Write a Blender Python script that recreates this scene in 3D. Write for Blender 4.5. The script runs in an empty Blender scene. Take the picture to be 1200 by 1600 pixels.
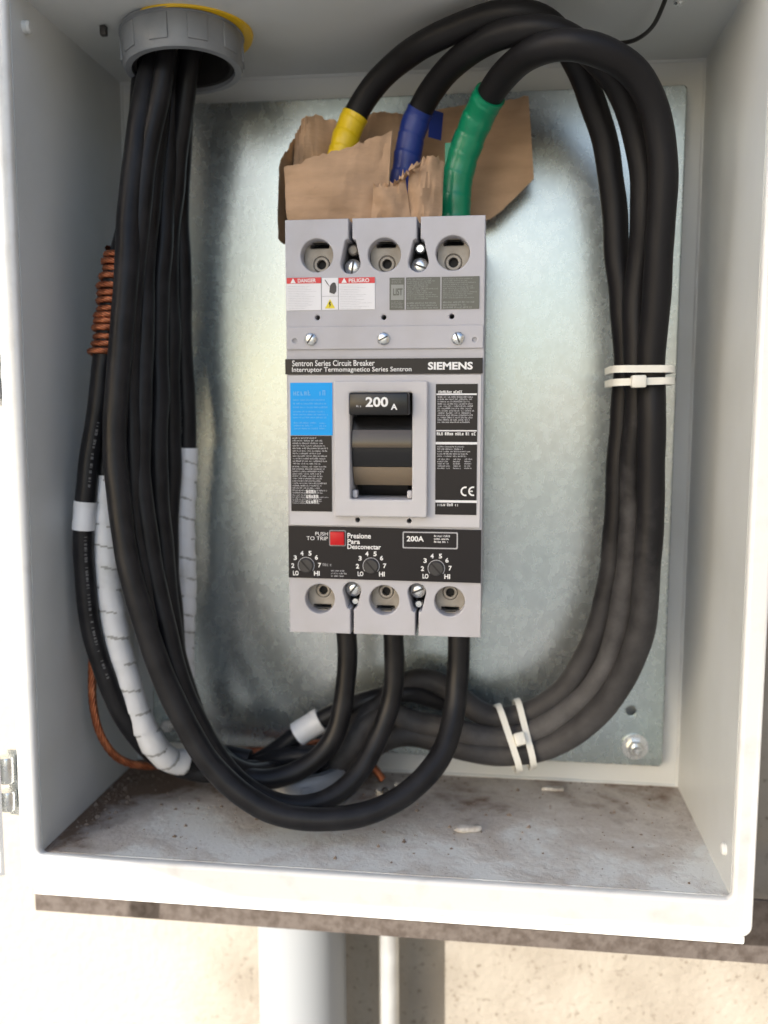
import bpy, bmesh, math, random
from mathutils import Vector, Matrix
random.seed(7)
sc = bpy.context.scene
C = sc.collection
PI = math.pi

# ---------------------------------------------------------------- camera
cam = bpy.data.cameras.new('camera')
cam.sensor_fit = 'VERTICAL'; cam.sensor_height = 36.0; cam.lens = 36.0*1429.0/1600.0
cam.clip_start = 0.01; cam.clip_end = 2000
cam.dof.use_dof = True; cam.dof.focus_distance = 0.50; cam.dof.aperture_fstop = 5.6
co = bpy.data.objects.new('camera', cam); C.objects.link(co)
co.matrix_world = (Matrix.Translation((.0697, -.6601, .0163)) @ Matrix.Rotation(.1234, 4, 'Z') @ Matrix.Rotation(-.1072, 4, 'X')
                   @ Matrix.Rotation(.0061, 4, 'Y') @ Matrix.Rotation(PI/2, 4, 'X'))
sc.camera = co

# ---------------------------------------------------------------- sky, sun, exposure
SUN = Vector((-.82, -1.0, .60)).normalized()
w = bpy.data.worlds.new('World'); sc.world = w; w.use_nodes = True
wn = w.node_tree.nodes
sky = wn.new('ShaderNodeTexSky'); sky.sky_type = 'NISHITA'; sky.sun_disc = False
sky.sun_elevation = math.asin(SUN.z); sky.sun_rotation = math.atan2(SUN.x, SUN.y)
sky.dust_density = 2.0
w.node_tree.links.new(sky.outputs[0], wn['Background'].inputs[0])
wn['Background'].inputs[1].default_value = 0.135
sl = bpy.data.lights.new('sun', 'SUN'); sl.energy = 4.4; sl.angle = math.radians(.53); sl.color = (1, .94, .86)
so = bpy.data.objects.new('sun', sl); C.objects.link(so)
so.rotation_euler = SUN.to_track_quat('Z', 'Y').to_euler()
sc.view_settings.view_transform = 'Standard'; sc.view_settings.look = 'None'
sc.view_settings.exposure = 1.22; sc.view_settings.gamma = 1.0

# ---------------------------------------------------------------- materials
def mat(name, col, rough=.5, metal=0., col2=None, nscale=40., stretch=(1,1,1), lo=.35, hi=.65, bump=0., bscale=None, spec=.5, rvar=0., detail=5.):
    m = bpy.data.materials.new(name); m.use_nodes = True
    nt = m.node_tree; n = nt.nodes; L = nt.links
    p = n['Principled BSDF']
    p.inputs['Base Color'].default_value = (*col, 1); p.inputs['Roughness'].default_value = rough
    p.inputs['Metallic'].default_value = metal; p.inputs['Specular IOR Level'].default_value = spec
    if col2 or bump or rvar:
        tc = n.new('ShaderNodeTexCoord'); mp = n.new('ShaderNodeMapping'); mp.inputs['Scale'].default_value = stretch
        L.new(tc.outputs['Object'], mp.inputs[0])
        nz = n.new('ShaderNodeTexNoise'); nz.inputs['Scale'].default_value = nscale; nz.inputs['Detail'].default_value = detail
        L.new(mp.outputs[0], nz.inputs[0])
        mr = n.new('ShaderNodeMapRange'); mr.inputs[1].default_value = lo; mr.inputs[2].default_value = hi
        L.new(nz.outputs['Fac'], mr.inputs[0])
        if col2:
            mx = n.new('ShaderNodeMix'); mx.data_type = 'RGBA'
            mx.inputs[6].default_value = (*col, 1); mx.inputs[7].default_value = (*col2, 1)
            L.new(mr.outputs[0], mx.inputs[0]); L.new(mx.outputs[2], p.inputs['Base Color'])
        if rvar:
            r2 = n.new('ShaderNodeMapRange'); r2.inputs[3].default_value = rough-rvar; r2.inputs[4].default_value = rough+rvar
            L.new(nz.outputs['Fac'], r2.inputs[0]); L.new(r2.outputs[0], p.inputs['Roughness'])
        if bump:
            nb = n.new('ShaderNodeTexNoise'); nb.inputs['Scale'].default_value = bscale or nscale*3; nb.inputs['Detail'].default_value = 4
            L.new(mp.outputs[0], nb.inputs[0])
            b = n.new('ShaderNodeBump'); b.inputs['Strength'].default_value = bump; b.inputs['Distance'].default_value = .002
            L.new(nb.outputs['Fac'], b.inputs['Height']); L.new(b.outputs[0], p.inputs['Normal'])
    return m

M = {}
M['paint'] = mat('enclosure_paint', (.61,.635,.64), .42, col2=(.54,.56,.55), nscale=11, lo=.45, hi=.75, bump=.08, bscale=900)
M['rim'] = mat('rim_paint', (.80,.81,.80), .38, col2=(.68,.68,.66), nscale=55, lo=.55, hi=.8, bump=.05, bscale=700)
M['case'] = mat('grey_moulded_plastic', (.45,.446,.475), .5, col2=(.41,.398,.41), nscale=34, lo=.45, hi=.72, bump=.06, bscale=1500)
M['case_light'] = mat('light_grey_plastic', (.53,.522,.54), .5, col2=(.505,.497,.515), nscale=30, bump=.05, bscale=1500)
M['black_label'] = mat('black_print', (.012,.010,.011), .3, spec=.3)
M['white_print'] = mat('white_print', (.78,.78,.78), .5)
M['grey_print'] = mat('grey_print', (.42,.42,.44), .5)
M['dim_print'] = mat('dim_print', (.27,.27,.28), .5)
M['white_label'] = mat('white_label', (.74,.74,.76), .4)
M['red'] = mat('red_print', (.62,.03,.035), .4)
M['red_button'] = mat('red_plastic', (.52,.008,.012), .4, spec=.3)
M['yellow_print'] = mat('yellow_print', (.72,.60,.02), .4)
M['blue_label'] = mat('blue_label', (.004,.35,.86), .4, spec=.25)
M['pale_blue'] = mat('pale_blue_print', (.11,.44,.86), .4)
M['olive'] = mat('olive_label', (.105,.108,.088), .4)
M['olive_print'] = mat('olive_print', (.27,.28,.26), .5)
M['handle'] = mat('black_handle_plastic', (.010,.010,.011), .24, spec=.4)
M['window'] = mat('smoked_cover', (.055,.042,.032), .16)
M['drum'] = mat('brown_drum_plastic', (.21,.165,.115), .28)
M['dark'] = mat('dark_recess', (.012,.011,.011), .7)
M['lug'] = mat('tin_plated_lug', (.33,.305,.27), .5, metal=.35, col2=(.25,.225,.19), nscale=120)
M['zinc'] = mat('zinc_screw', (.72,.74,.74), .28, metal=1., rvar=.1, nscale=300)
M['dial'] = mat('dial_plastic', (.035,.033,.033), .4)
M['cable'] = mat('black_cable_jacket', (.0085,.0085,.010), .36, col2=(.017,.017,.019), nscale=60, bump=.05, bscale=700, rvar=.1, spec=.22)

def dusty_jacket(name, top, base=(.0095,.009,.010), dust=(.155,.150,.150), most=.5):
    """black rubber with pale dust that has settled on the low bends (up to the height top)"""
    m = mat(name, base, .42, spec=.22, bump=.06, nscale=60, bscale=600)
    nt = m.node_tree; n = nt.nodes; L = nt.links; p = n['Principled BSDF']
    tc = n.new('ShaderNodeTexCoord'); sp = n.new('ShaderNodeSeparateXYZ'); L.new(tc.outputs['Object'], sp.inputs[0])
    z = n.new('ShaderNodeTexNoise'); z.inputs['Scale'].default_value = 42; z.inputs['Detail'].default_value = 8; z.inputs['Roughness'].default_value = .65; L.new(tc.outputs['Object'], z.inputs[0])
    g = n.new('ShaderNodeMapRange'); g.inputs[1].default_value = top; g.inputs[2].default_value = -.19; g.inputs[3].default_value = -.34; g.inputs[4].default_value = .30; L.new(sp.outputs['Z'], g.inputs[0])
    a = n.new('ShaderNodeMath'); a.operation = 'ADD'; L.new(z.outputs['Fac'], a.inputs[0]); L.new(g.outputs[0], a.inputs[1])
    e = n.new('ShaderNodeMapRange'); e.inputs[1].default_value = .02; e.inputs[2].default_value = .11; e.inputs[3].default_value = -.22; e.inputs[4].default_value = 0; L.new(sp.outputs['X'], e.inputs[0])
    a2 = n.new('ShaderNodeMath'); a2.operation = 'ADD'; L.new(a.outputs[0], a2.inputs[0]); L.new(e.outputs[0], a2.inputs[1]); a = a2
    f = n.new('ShaderNodeMapRange'); f.inputs[1].default_value = .30; f.inputs[2].default_value = .95; f.inputs[4].default_value = most; L.new(a.outputs[0], f.inputs[0])
    x = n.new('ShaderNodeMix'); x.data_type = 'RGBA'; x.inputs[6].default_value = (*base,1); x.inputs[7].default_value = (*dust,1); L.new(f.outputs[0], x.inputs[0])
    L.new(x.outputs[2], p.inputs['Base Color'])
    r = n.new('ShaderNodeMapRange'); r.inputs[3].default_value = .46; r.inputs[4].default_value = .8; L.new(f.outputs[0], r.inputs[0]); L.new(r.outputs[0], p.inputs['Roughness'])
    return m
M['dusty'] = dusty_jacket('dusty_cable_jacket', .0, most=.42)
M['very_dusty'] = dusty_jacket('very_dusty_cable_jacket', .05, most=.7)
M['ink'] = mat('faded_ink', (.16,.16,.165), .6)
M['white_tape'] = mat('white_tape', (.74,.75,.77), .38, col2=(.60,.605,.60), nscale=70, lo=.5, hi=.8, bump=.1, bscale=300)
M['tape_edge'] = mat('tape_edge_shade', (.36,.36,.35), .6)
M['yellow_tape'] = mat('yellow_tape', (.80,.56,.010), .32, bump=.1, nscale=60, bscale=200)
M['blue_tape'] = mat('blue_tape', (.008,.028,.20), .4, bump=.1, nscale=60, bscale=200)
M['green_tape'] = mat('green_tape', (.002,.21,.10), .3, bump=.1, nscale=60, bscale=200)
M['copper'] = mat('bare_copper', (.50,.185,.09), .38, metal=.9, col2=(.30,.095,.045), nscale=160, lo=.4, hi=.65)
M['nylon'] = mat('natural_nylon', (.72,.71,.64), .35)
M['hub'] = mat('grey_hub_plastic', (.19,.205,.225), .42, col2=(.23,.245,.265), nscale=50, bump=.06, bscale=500)
M['yellow_ring'] = mat('yellow_plastic', (.74,.47,.01), .4)
M['cardboard'] = mat('brown_cardboard', (.50,.325,.20), .85, col2=(.40,.26,.155), nscale=26, stretch=(1,1,4), bump=.4, bscale=60)
M['torn'] = mat('torn_cardboard_edge', (.58,.44,.31), .95, bump=.5, nscale=120, bscale=400)
M['conduit'] = mat('grey_conduit', (.25,.265,.28), .45, bump=.03, nscale=30, bscale=60)
M['conduit_metal'] = mat('galvanised_conduit', (.62,.63,.62), .38, metal=.6, col2=(.5,.5,.49), nscale=40)
M['pebble'] = mat('pale_grit', (.62,.60,.56), .8, col2=(.45,.42,.38), nscale=300, bump=.4, bscale=400)
M['wire'] = mat('thin_black_wire', (.012,.011,.010), .5)
M['cloth'] = mat('canvas_cloth', (.46,.44,.40), .9, bump=.2, nscale=200)
M['rope'] = mat('rope', (.42,.36,.27), .9)
M['wood'] = mat('post_wood', (.25,.17,.10), .8, col2=(.18,.12,.07), nscale=8, stretch=(6,6,1))

def galvanised():
    m = mat('galvanised_plate', (.60,.635,.62), .30, metal=.86)
    nt = m.node_tree; n = nt.nodes; L = nt.links; p = n['Principled BSDF']
    tc = n.new('ShaderNodeTexCoord')
    def noise(scale, stretch, detail=4):
        mp = n.new('ShaderNodeMapping'); mp.inputs['Scale'].default_value = stretch; L.new(tc.outputs['Object'], mp.inputs[0])
        z = n.new('ShaderNodeTexNoise'); z.inputs['Scale'].default_value = scale; z.inputs['Detail'].default_value = detail
        L.new(mp.outputs[0], z.inputs[0]); return z
    a = noise(7, (1,1,.8), 3); s = noise(190, (1,1,.8), 5); f = noise(420, (1,1,.6), 3)
    cr = n.new('ShaderNodeValToRGB'); e = cr.color_ramp.elements
    e[0].position = .3; e[0].color = (.42,.50,.505,1); e[1].position = .7; e[1].color = (.505,.525,.525,1)
    L.new(a.outputs['Fac'], cr.inputs[0])
    v = n.new('ShaderNodeMapRange'); v.inputs[1].default_value=.3; v.inputs[2].default_value=.7; v.inputs[3].default_value=.92; v.inputs[4].default_value=1.06
    L.new(s.outputs['Fac'], v.inputs[0])
    hs = n.new('ShaderNodeHueSaturation'); L.new(cr.outputs[0], hs.inputs['Color']); L.new(v.outputs[0], hs.inputs['Value'])
    L.new(hs.outputs[0], p.inputs['Base Color'])
    r = n.new('ShaderNodeMapRange'); r.inputs[3].default_value=.23; r.inputs[4].default_value=.31
    L.new(s.outputs['Fac'], r.inputs[0]); L.new(r.outputs[0], p.inputs['Roughness'])
    b = n.new('ShaderNodeBump'); b.inputs['Strength'].default_value=.02; b.inputs['Distance'].default_value=.002
    L.new(f.outputs['Fac'], b.inputs['Height']); L.new(b.outputs[0], p.inputs['Normal'])
    return m
M['galv'] = galvanised()

def dusty_floor():
    """white paint under wind-blown brown dust that lies thick at the back and in the corners"""
    m = mat('dusty_painted_floor', (.6,.6,.6), .75)
    nt = m.node_tree; n = nt.nodes; L = nt.links; p = n['Principled BSDF']
    tc = n.new('ShaderNodeTexCoord'); sp = n.new('ShaderNodeSeparateXYZ'); L.new(tc.outputs['Object'], sp.inputs[0])
    def noise(scale, detail=6, dist=.0, stretch=(1,1,1), rough=.6):
        mp = n.new('ShaderNodeMapping'); mp.inputs['Scale'].default_value = stretch; L.new(tc.outputs['Object'], mp.inputs[0])
        z = n.new('ShaderNodeTexNoise'); z.inputs['Scale'].default_value = scale; z.inputs['Detail'].default_value = detail
        z.inputs['Distortion'].default_value = dist; z.inputs['Roughness'].default_value = rough
        L.new(mp.outputs[0], z.inputs[0]); return z
    def mth(op, a, b):
        q = n.new('ShaderNodeMath'); q.operation = op
        for i, v in enumerate((a, b)):
            if isinstance(v, (int, float)): q.inputs[i].default_value = v
            else: L.new(v, q.inputs[i])
        return q.outputs[0]
    def rng(v, lo, hi, a=0., b=1.):
        r = n.new('ShaderNodeMapRange'); r.inputs[1].default_value=lo; r.inputs[2].default_value=hi; r.inputs[3].default_value=a; r.inputs[4].default_value=b
        L.new(v, r.inputs[0]); return r.outputs[0]
    def mix(f, a, b):
        x = n.new('ShaderNodeMix'); x.data_type = 'RGBA'; L.new(f, x.inputs[0])
        for i, v in ((6, a), (7, b)):
            if isinstance(v, tuple): x.inputs[i].default_value = (*v, 1)
            else: L.new(v, x.inputs[i])
        return x.outputs[2]
    big = noise(16, 6, .6); fine = noise(110, 7, .3, rough=.7); grit = noise(420, 4)
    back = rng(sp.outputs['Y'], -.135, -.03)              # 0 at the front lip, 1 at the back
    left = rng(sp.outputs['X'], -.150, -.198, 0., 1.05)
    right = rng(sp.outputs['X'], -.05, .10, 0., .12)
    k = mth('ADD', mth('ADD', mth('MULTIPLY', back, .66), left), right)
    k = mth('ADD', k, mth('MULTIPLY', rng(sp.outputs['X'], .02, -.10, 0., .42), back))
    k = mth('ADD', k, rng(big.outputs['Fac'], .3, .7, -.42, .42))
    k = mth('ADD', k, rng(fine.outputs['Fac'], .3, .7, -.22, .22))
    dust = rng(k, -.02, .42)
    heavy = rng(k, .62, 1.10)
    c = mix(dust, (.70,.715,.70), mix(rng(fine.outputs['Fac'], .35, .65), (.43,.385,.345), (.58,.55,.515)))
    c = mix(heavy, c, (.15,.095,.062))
    c = mix(rng(grit.outputs['Fac'], .62, .72, 0., .55), c, (.13,.10,.085))
    L.new(c, p.inputs['Base Color'])
    b = n.new('ShaderNodeBump'); b.inputs['Strength'].default_value=.5; b.inputs['Distance'].default_value=.0015
    L.new(mth('ADD', mth('MULTIPLY', fine.outputs['Fac'], dust), mth('MULTIPLY', grit.outputs['Fac'], .3)), b.inputs['Height']); L.new(b.outputs[0], p.inputs['Normal'])
    return m
M['floor'] = dusty_floor()

def concrete():
    """tan rendered wall, its left coloured paler for the bright sunlight there"""
    m = mat('concrete_wall', (.24,.2,.16), .9)
    nt = m.node_tree; n = nt.nodes; L = nt.links; p = n['Principled BSDF']
    tc = n.new('ShaderNodeTexCoord'); sp = n.new('ShaderNodeSeparateXYZ'); L.new(tc.outputs['Object'], sp.inputs[0])
    def noise(scale, detail=6):
        z = n.new('ShaderNodeTexNoise'); z.inputs['Scale'].default_value = scale; z.inputs['Detail'].default_value = detail
        L.new(tc.outputs['Object'], z.inputs[0]); return z.outputs['Fac']
    def rng(v, lo, hi, a=0., b=1.):
        r = n.new('ShaderNodeMapRange'); r.inputs[1].default_value=lo; r.inputs[2].default_value=hi; r.inputs[3].default_value=a; r.inputs[4].default_value=b
        L.new(v, r.inputs[0]); return r.outputs[0]
    def mix(f, a, b):
        x = n.new('ShaderNodeMix'); x.data_type = 'RGBA'; L.new(f, x.inputs[0])
        for i, v in ((6, a), (7, b)):
            if isinstance(v, tuple): x.inputs[i].default_value = (*v, 1)
            else: L.new(v, x.inputs[i])
        return x.outputs[2]
    c = mix(rng(noise(22), .3, .7), (.225,.20,.165), (.275,.25,.21))
    c = mix(rng(noise(240, 5), .60, .74, 0., .8), c, (.11,.085,.06))
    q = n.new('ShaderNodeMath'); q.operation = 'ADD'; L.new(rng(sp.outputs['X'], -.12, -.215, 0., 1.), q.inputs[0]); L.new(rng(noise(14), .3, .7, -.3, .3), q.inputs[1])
    c = mix(rng(q.outputs[0], .05, .8), c, (.36,.335,.295))  # paler towards the left: sun glare put into the colour
    L.new(c, p.inputs['Base Color'])
    b = n.new('ShaderNodeBump'); b.inputs['Strength'].default_value=.5; b.inputs['Distance'].default_value=.002
    L.new(noise(170, 6), b.inputs['Height']); L.new(b.outputs[0], p.inputs['Normal'])
    return m
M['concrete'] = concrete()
M['ground'] = mat('dry_ground', (.25,.25,.245), .95, col2=(.20,.20,.195), nscale=2.5, bump=.4, bscale=30)

# ---------------------------------------------------------------- helpers
def obj(name, verts, faces, m=None, parent=None, smooth=False):
    me = bpy.data.meshes.new(name); me.from_pydata([tuple(v) for v in verts], [], faces); me.update()
    return link(name, me, m, parent, smooth)

def link(name, me, m=None, parent=None, smooth=False):
    if m: me.materials.clear(); me.materials.append(M[m])
    if smooth:
        for p in me.polygons: p.use_smooth = True
        if smooth != True: me.set_sharp_from_angle(angle=math.radians(smooth))
    o = bpy.data.objects.new(name, me); C.objects.link(o)
    if parent: o.parent = parent
    return o

def tag(o, label=None, cat=None, group=None, kind=None):
    if label: o['label'] = label
    if cat: o['category'] = cat
    if group: o['group'] = group
    if kind: o['kind'] = kind
    return o

def empty(name, loc=(0,0,0), rot=(0,0,0)):
    o = bpy.data.objects.new(name, None); o.empty_display_size = .02; C.objects.link(o)
    o.location = loc; o.rotation_euler = rot; return o

def from_bm(name, bm, m, parent=None, smooth=False):
    me = bpy.data.meshes.new(name); bm.to_mesh(me); bm.free()
    return link(name, me, m, parent, smooth)

def box_bm(lo, hi, bev=0., seg=2, bm=None):
    b = bmesh.new(); r = bmesh.ops.create_cube(b, size=1)
    lo = Vector(lo); hi = Vector(hi)
    for v in b.verts: v.co = Vector([lo[i]+(v.co[i]+.5)*(hi[i]-lo[i]) for i in range(3)])
    if bev: bmesh.ops.bevel(b, geom=b.edges[:], offset=bev, segments=seg, affect='EDGES', profile=.5)
    if bm is None: return b
    t = bpy.data.meshes.new('t'); b.to_mesh(t); b.free(); bm.from_mesh(t); bpy.data.meshes.remove(t); return bm

def box(name, lo, hi, m, parent=None, bev=0., seg=2):
    return from_bm(name, box_bm(lo, hi, bev, seg), m, parent, 35 if bev else False)

def lathe(name, prof, m, parent=None, origin=(0,0,0), axis=(0,0,1), seg=40, smooth=35, closed=False):
    q = Vector((0,0,1)).rotation_difference(Vector(axis)); o = Vector(origin)
    V = []; F = []
    for r, h in prof:
        for k in range(seg):
            a = 2*PI*k/seg; V.append(o+q@Vector((r*math.cos(a), r*math.sin(a), h)))
    n = len(prof)
    for i in range(n if closed else n-1):
        for k in range(seg):
            a, b = i*seg+k, i*seg+(k+1)%seg; j = (i+1)%n
            F.append((a, b, j*seg+(k+1)%seg, j*seg+k))
    if not closed:
        F.append(tuple(range(seg))[::-1]); F.append(tuple((n-1)*seg+k for k in range(seg)))
    return obj(name, V, F, m, parent, smooth)

def rrect(x0, z0, x1, z1, r, seg=5):
    P = []
    for cx, cz, a0 in ((x1-r, z1-r, 0), (x0+r, z1-r, 90), (x0+r, z0+r, 180), (x1-r, z0+r, 270)):
        for k in range(seg+1):
            a = math.radians(a0+90*k/seg); P.append((cx+r*math.cos(a), cz+r*math.sin(a)))
    return P

def circ(cx, cz, r, seg=32): return [(cx+r*math.cos(2*PI*k/seg), cz+r*math.sin(2*PI*k/seg)) for k in range(seg)]

def plate_mesh(polys, yf, yb, bev=0.):
    """outline polygons (x,z) with holes, solid between the planes y=yf (front) and y=yb (back)"""
    cu = bpy.data.curves.new('t', 'CURVE'); cu.dimensions = '2D'; cu.fill_mode = 'BOTH'
    h = (yb-yf)/2; cu.extrude = max(h-bev, 1e-5); cu.bevel_depth = bev; cu.bevel_resolution = 2; cu.offset = -bev
    for P in polys:
        s = cu.splines.new('POLY'); s.points.add(len(P)-1); s.use_cyclic_u = True
        for i, (x, z) in enumerate(P): s.points[i].co = (x, z, 0, 1)
    t = bpy.data.objects.new('t', cu); C.objects.link(t)
    dg = bpy.context.evaluated_depsgraph_get(); dg.update()
    me = bpy.data.meshes.new_from_object(t.evaluated_get(dg)); bpy.data.objects.remove(t); bpy.data.curves.remove(cu)
    yc = (yf+yb)/2
    me.transform(Matrix(((1,0,0,0),(0,0,-1,yc),(0,1,0,0),(0,0,0,1))))
    return me

def plate(name, polys, yf, yb, m, parent=None, bev=0.):
    return link(name, plate_mesh(polys, yf, yb, bev), m, parent, 30)

def text(name, s, x0, z0, x1, z1, y, m, parent, bold=0., fit=True):
    """raised print: text set into the rectangle x0..x1, z0..z1 on the plane y"""
    cu = bpy.data.curves.new('t', 'FONT'); cu.body = s; cu.size = 1; cu.offset = bold; cu.resolution_u = 3; cu.space_line = .95
    t = bpy.data.objects.new('t', cu); C.objects.link(t)
    dg = bpy.context.evaluated_depsgraph_get(); dg.update()
    me = bpy.data.meshes.new_from_object(t.evaluated_get(dg)); bpy.data.objects.remove(t); bpy.data.curves.remove(cu)
    X = [v.co.x for v in me.vertices]; Y = [v.co.y for v in me.vertices]
    sx = (x1-x0)/(max(X)-min(X)); sy = (z1-z0)/(max(Y)-min(Y))
    mx, my = min(X), min(Y)
    for v in me.vertices: v.co = Vector((x0+(v.co.x-mx)*sx, y, z0+(v.co.y-my)*sy))
    return link(name, me, m, parent)

def lines(name, rect, rows, y, m, parent, fill=.62, seed=1, ragged=.35, words=True):
    """rows of fine print too small to read: letter-like strokes joined in one mesh (or one plain rule)"""
    rnd = random.Random(seed); x0, z0, x1, z1 = rect
    if words and rows > 1: rows = math.ceil(rows*1.5)
    V = []; F = []; h = (z1-z0)/rows
    def q(a, b, c, d):
        k = len(V); V.extend([(a,y,b),(c,y,b),(c,y,d),(a,y,d)]); F.append((k,k+1,k+2,k+3))
    if not words: q(x0, z0+(z1-z0)*(1-fill)/2, x1, z1-(z1-z0)*(1-fill)/2); return obj(name, V, F, m, parent)
    for i in range(rows):
        zt = z1-i*h-h*(1-fill)/2; zb = zt-h*fill; x = x0; xe = x1-(x1-x0)*rnd.random()*ragged
        ch = zt-zb; cw = ch*.62; st = ch*.2; left = rnd.randint(2, 8)
        while x+cw < xe:
            if left == 0: x += cw*.8; left = rnd.randint(2, 9); continue
            k = rnd.randint(0, 6); top = zt if rnd.random() < .45 else zt-ch*.22; w_ = cw*rnd.uniform(.75, .95)
            if k != 4: q(x, zb, x+st, top)
            if k in (1, 2, 5): q(x+st, top-st, x+w_, top)
            if k in (0, 2, 3): q(x+st, zb, x+w_, zb+st)
            if k in (1, 3, 5, 6): q(x+w_-st, zb, x+w_, top-(st if k in (1,5) else 0))
            if k in (0, 5, 6, 4): q(x+st, (zb+top)/2-st/2, x+w_-st, (zb+top)/2+st/2)
            if k == 4: q(x+w_/2-st/2, zb, x+w_/2+st/2, top)
            x += cw*1.16; left -= 1
    return obj(name, V, F, m, parent)

def spline(pts, step=.0035):
    P = [Vector(p) for p in pts]; P = [2*P[0]-P[1]]+P+[2*P[-1]-P[-2]]
    out = []
    for i in range(1, len(P)-2):
        p0, p1, p2, p3 = P[i-1:i+3]
        t = [0]; 
        for a, b in ((p0,p1),(p1,p2),(p2,p3)): t.append(t[-1]+max((b-a).length, 1e-6)**.5)
        n = max(2, int((p2-p1).length/step))
        for k in range(n):
            u = t[1]+(t[2]-t[1])*k/n
            A1 = p0.lerp(p1, (u-t[0])/(t[1]-t[0])); A2 = p1.lerp(p2, (u-t[1])/(t[2]-t[1])); A3 = p2.lerp(p3, (u-t[2])/(t[3]-t[2]))
            B1 = A1.lerp(A2, (u-t[0])/(t[2]-t[0])); B2 = A2.lerp(A3, (u-t[1])/(t[3]-t[1]))
            out.append(B1.lerp(B2, (u-t[1])/(t[2]-t[1])))
    out.append(P[-2])
    for _ in range(3):
        out = [out[0]]+[(out[i-1]+2*out[i]+out[i+1])/4 for i in range(1, len(out)-1)]+[out[-1]]
    return out

def frames(P):
    T = [(P[min(i+1,len(P)-1)]-P[max(i-1,0)]).normalized() for i in range(len(P))]
    n = T[0].orthogonal().normalized(); out = []
    for t in T:
        n = (n-t*n.dot(t)).normalized(); out.append((n, t.cross(n)))
    return out

def tube(name, P, r, m, parent=None, seg=20, rf=None, cap=True, helix=None):
    """round tube along the samples P; rf(i, s, angle) varies the radius"""
    Fm = frames(P); V = []; F = []; s = 0
    for i, p in enumerate(P):
        if i: s += (p-P[i-1]).length
        for k in range(seg):
            a = 2*PI*k/seg; rr = rf(i, s, a) if rf else r
            V.append(p+(Fm[i][0]*math.cos(a)+Fm[i][1]*math.sin(a))*rr)
    for i in range(len(P)-1):
        for k in range(seg):
            a, b = i*seg+k, i*seg+(k+1)%seg; F.append((a, b, b+seg, a+seg))
    if cap: F.append(tuple(range(seg))[::-1]); F.append(tuple((len(P)-1)*seg+k for k in range(seg)))
    return obj(name, V, F, m, parent, 50)

def nearest(P, q):
    q = Vector(q); return min(range(len(P)), key=lambda i: (P[i]-q).length)

def resample(P, step):
    out = [P[0].copy()]; acc = 0
    for a, b in zip(P, P[1:]):
        d = (b-a).length; t = step-acc
        while t <= d: out.append(a.lerp(b, t/d)); t += step
        acc = d-(t-step)
    return out

def sleeve(name, P, q0, q1, r, m, parent, wrap=None, wobble=.0002, seed=3, bump=1.):
    """tape wound on a cable between the points nearest q0 and q1; wrap = pitch of the visible overlaps"""
    i, j = sorted((nearest(P, q0), nearest(P, q1))); Q = P[i:j+1]
    rnd = random.Random(seed); ph = [rnd.random()*6 for _ in range(3)]
    if wrap: Q = resample(Q, wrap/14)
    def rf(i, s, a):
        x = r+wobble*math.sin(s*400+ph[0]+math.sin(a+ph[1]))
        if wrap:
            u = (s/wrap+.16*math.cos(a)+.25*math.sin(s*37+ph[2])) % 1.0
            x += (.00055*u if u < .93 else -.0001)*bump
        return x
    o = tube(name, Q, r, m, parent, 24, rf)
    if wrap:                                          # seam shading put into the colour along each white overlap
        o.data.materials.append(M['tape_edge'] if m == 'white_tape' else M[m]); s = 0
        for i in range(len(Q)-1):
            for k in range(24):
                u = (s/wrap+.16*math.cos(2*PI*k/24)+.25*math.sin(s*37+ph[2])) % 1.0
                if u > .90 and math.sin(k*.5+int(s/wrap)*1.9) > -.35: o.data.polygons[i*24+k].material_index = 1
            s += (Q[i+1]-Q[i]).length
    return o

def cable(pts, r, m, label, group=None, name='power_cable', cat='cable'):
    rnd = random.Random(label); a = [rnd.uniform(0, 6.28) for _ in range(6)]; fq = [rnd.uniform(38, 70) for _ in range(3)]
    P = spline(pts); s = 0; Q = []
    for i, p in enumerate(P):                         # slight set and kinks left from the drum
        if i: s += (p-P[i-1]).length
        Q.append(p+Vector((math.sin(s*fq[0]+a[0])+.5*math.sin(s*fq[1]*2.1+a[3]), .7*math.sin(s*fq[1]+a[1]), .6*math.sin(s*fq[2]+a[2])))*.00055)
    P = Q
    rf = lambda i, s, t: r*(1+.012*math.sin(s*90+a[4])+.010*math.sin(s*210+2*t+a[5]))
    o = tube(name, P, r, m, None, 22, rf); tag(o, label, cat, group); return o, P

# ================================================================ SETTING
W, H, D = .2037, .2521, .155          # half width, half height, depth of the enclosure
g = obj('ground', [(-60,-80,-1.25),(60,-80,-1.25),(60,20,-1.25),(-60,20,-1.25)], [(0,1,2,3)], 'ground'); tag(g, kind='structure')
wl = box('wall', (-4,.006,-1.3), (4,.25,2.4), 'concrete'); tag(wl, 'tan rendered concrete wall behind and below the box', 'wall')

# ================================================================ ENCLOSURE
ROLL = math.radians(.55)                # the box hangs slightly out of true
enc = empty('electrical_enclosure', (-H*math.sin(ROLL),0,-H*math.cos(ROLL)), (0,ROLL,0)); tag(enc, 'open grey white metal electrical box full of black cables', 'electrical box')
def ench(o): o.location = (0,0,H); return o      # parts are modelled in world coordinates
t = .002
ench(box('back_wall', (-W,0,-H), (W,t,H), 'paint', enc))
ench(box('side_wall', (-W-t,-D+.0025,-H-t), (-W,t,H+t), 'paint', enc))
ench(box('side_wall', (W,-D+.0025,-H-t), (W+t,t,H+t), 'paint', enc))
ench(box('top_wall', (-W,-D+.0025,H), (W,t-.0002,H+t), 'paint', enc))
ench(box('bottom_wall', (-W,-D+.0025,-H-t), (W,t-.0002,-H), 'floor', enc))
ZR = -.2735
ench(plate('rim', [rrect(-W-.0115, ZR, W+.0115, H+.012, .007), rrect(-W, -H, W, H, .004)], -D-.004, -D+.003, 'rim', enc, .0022))
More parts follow.
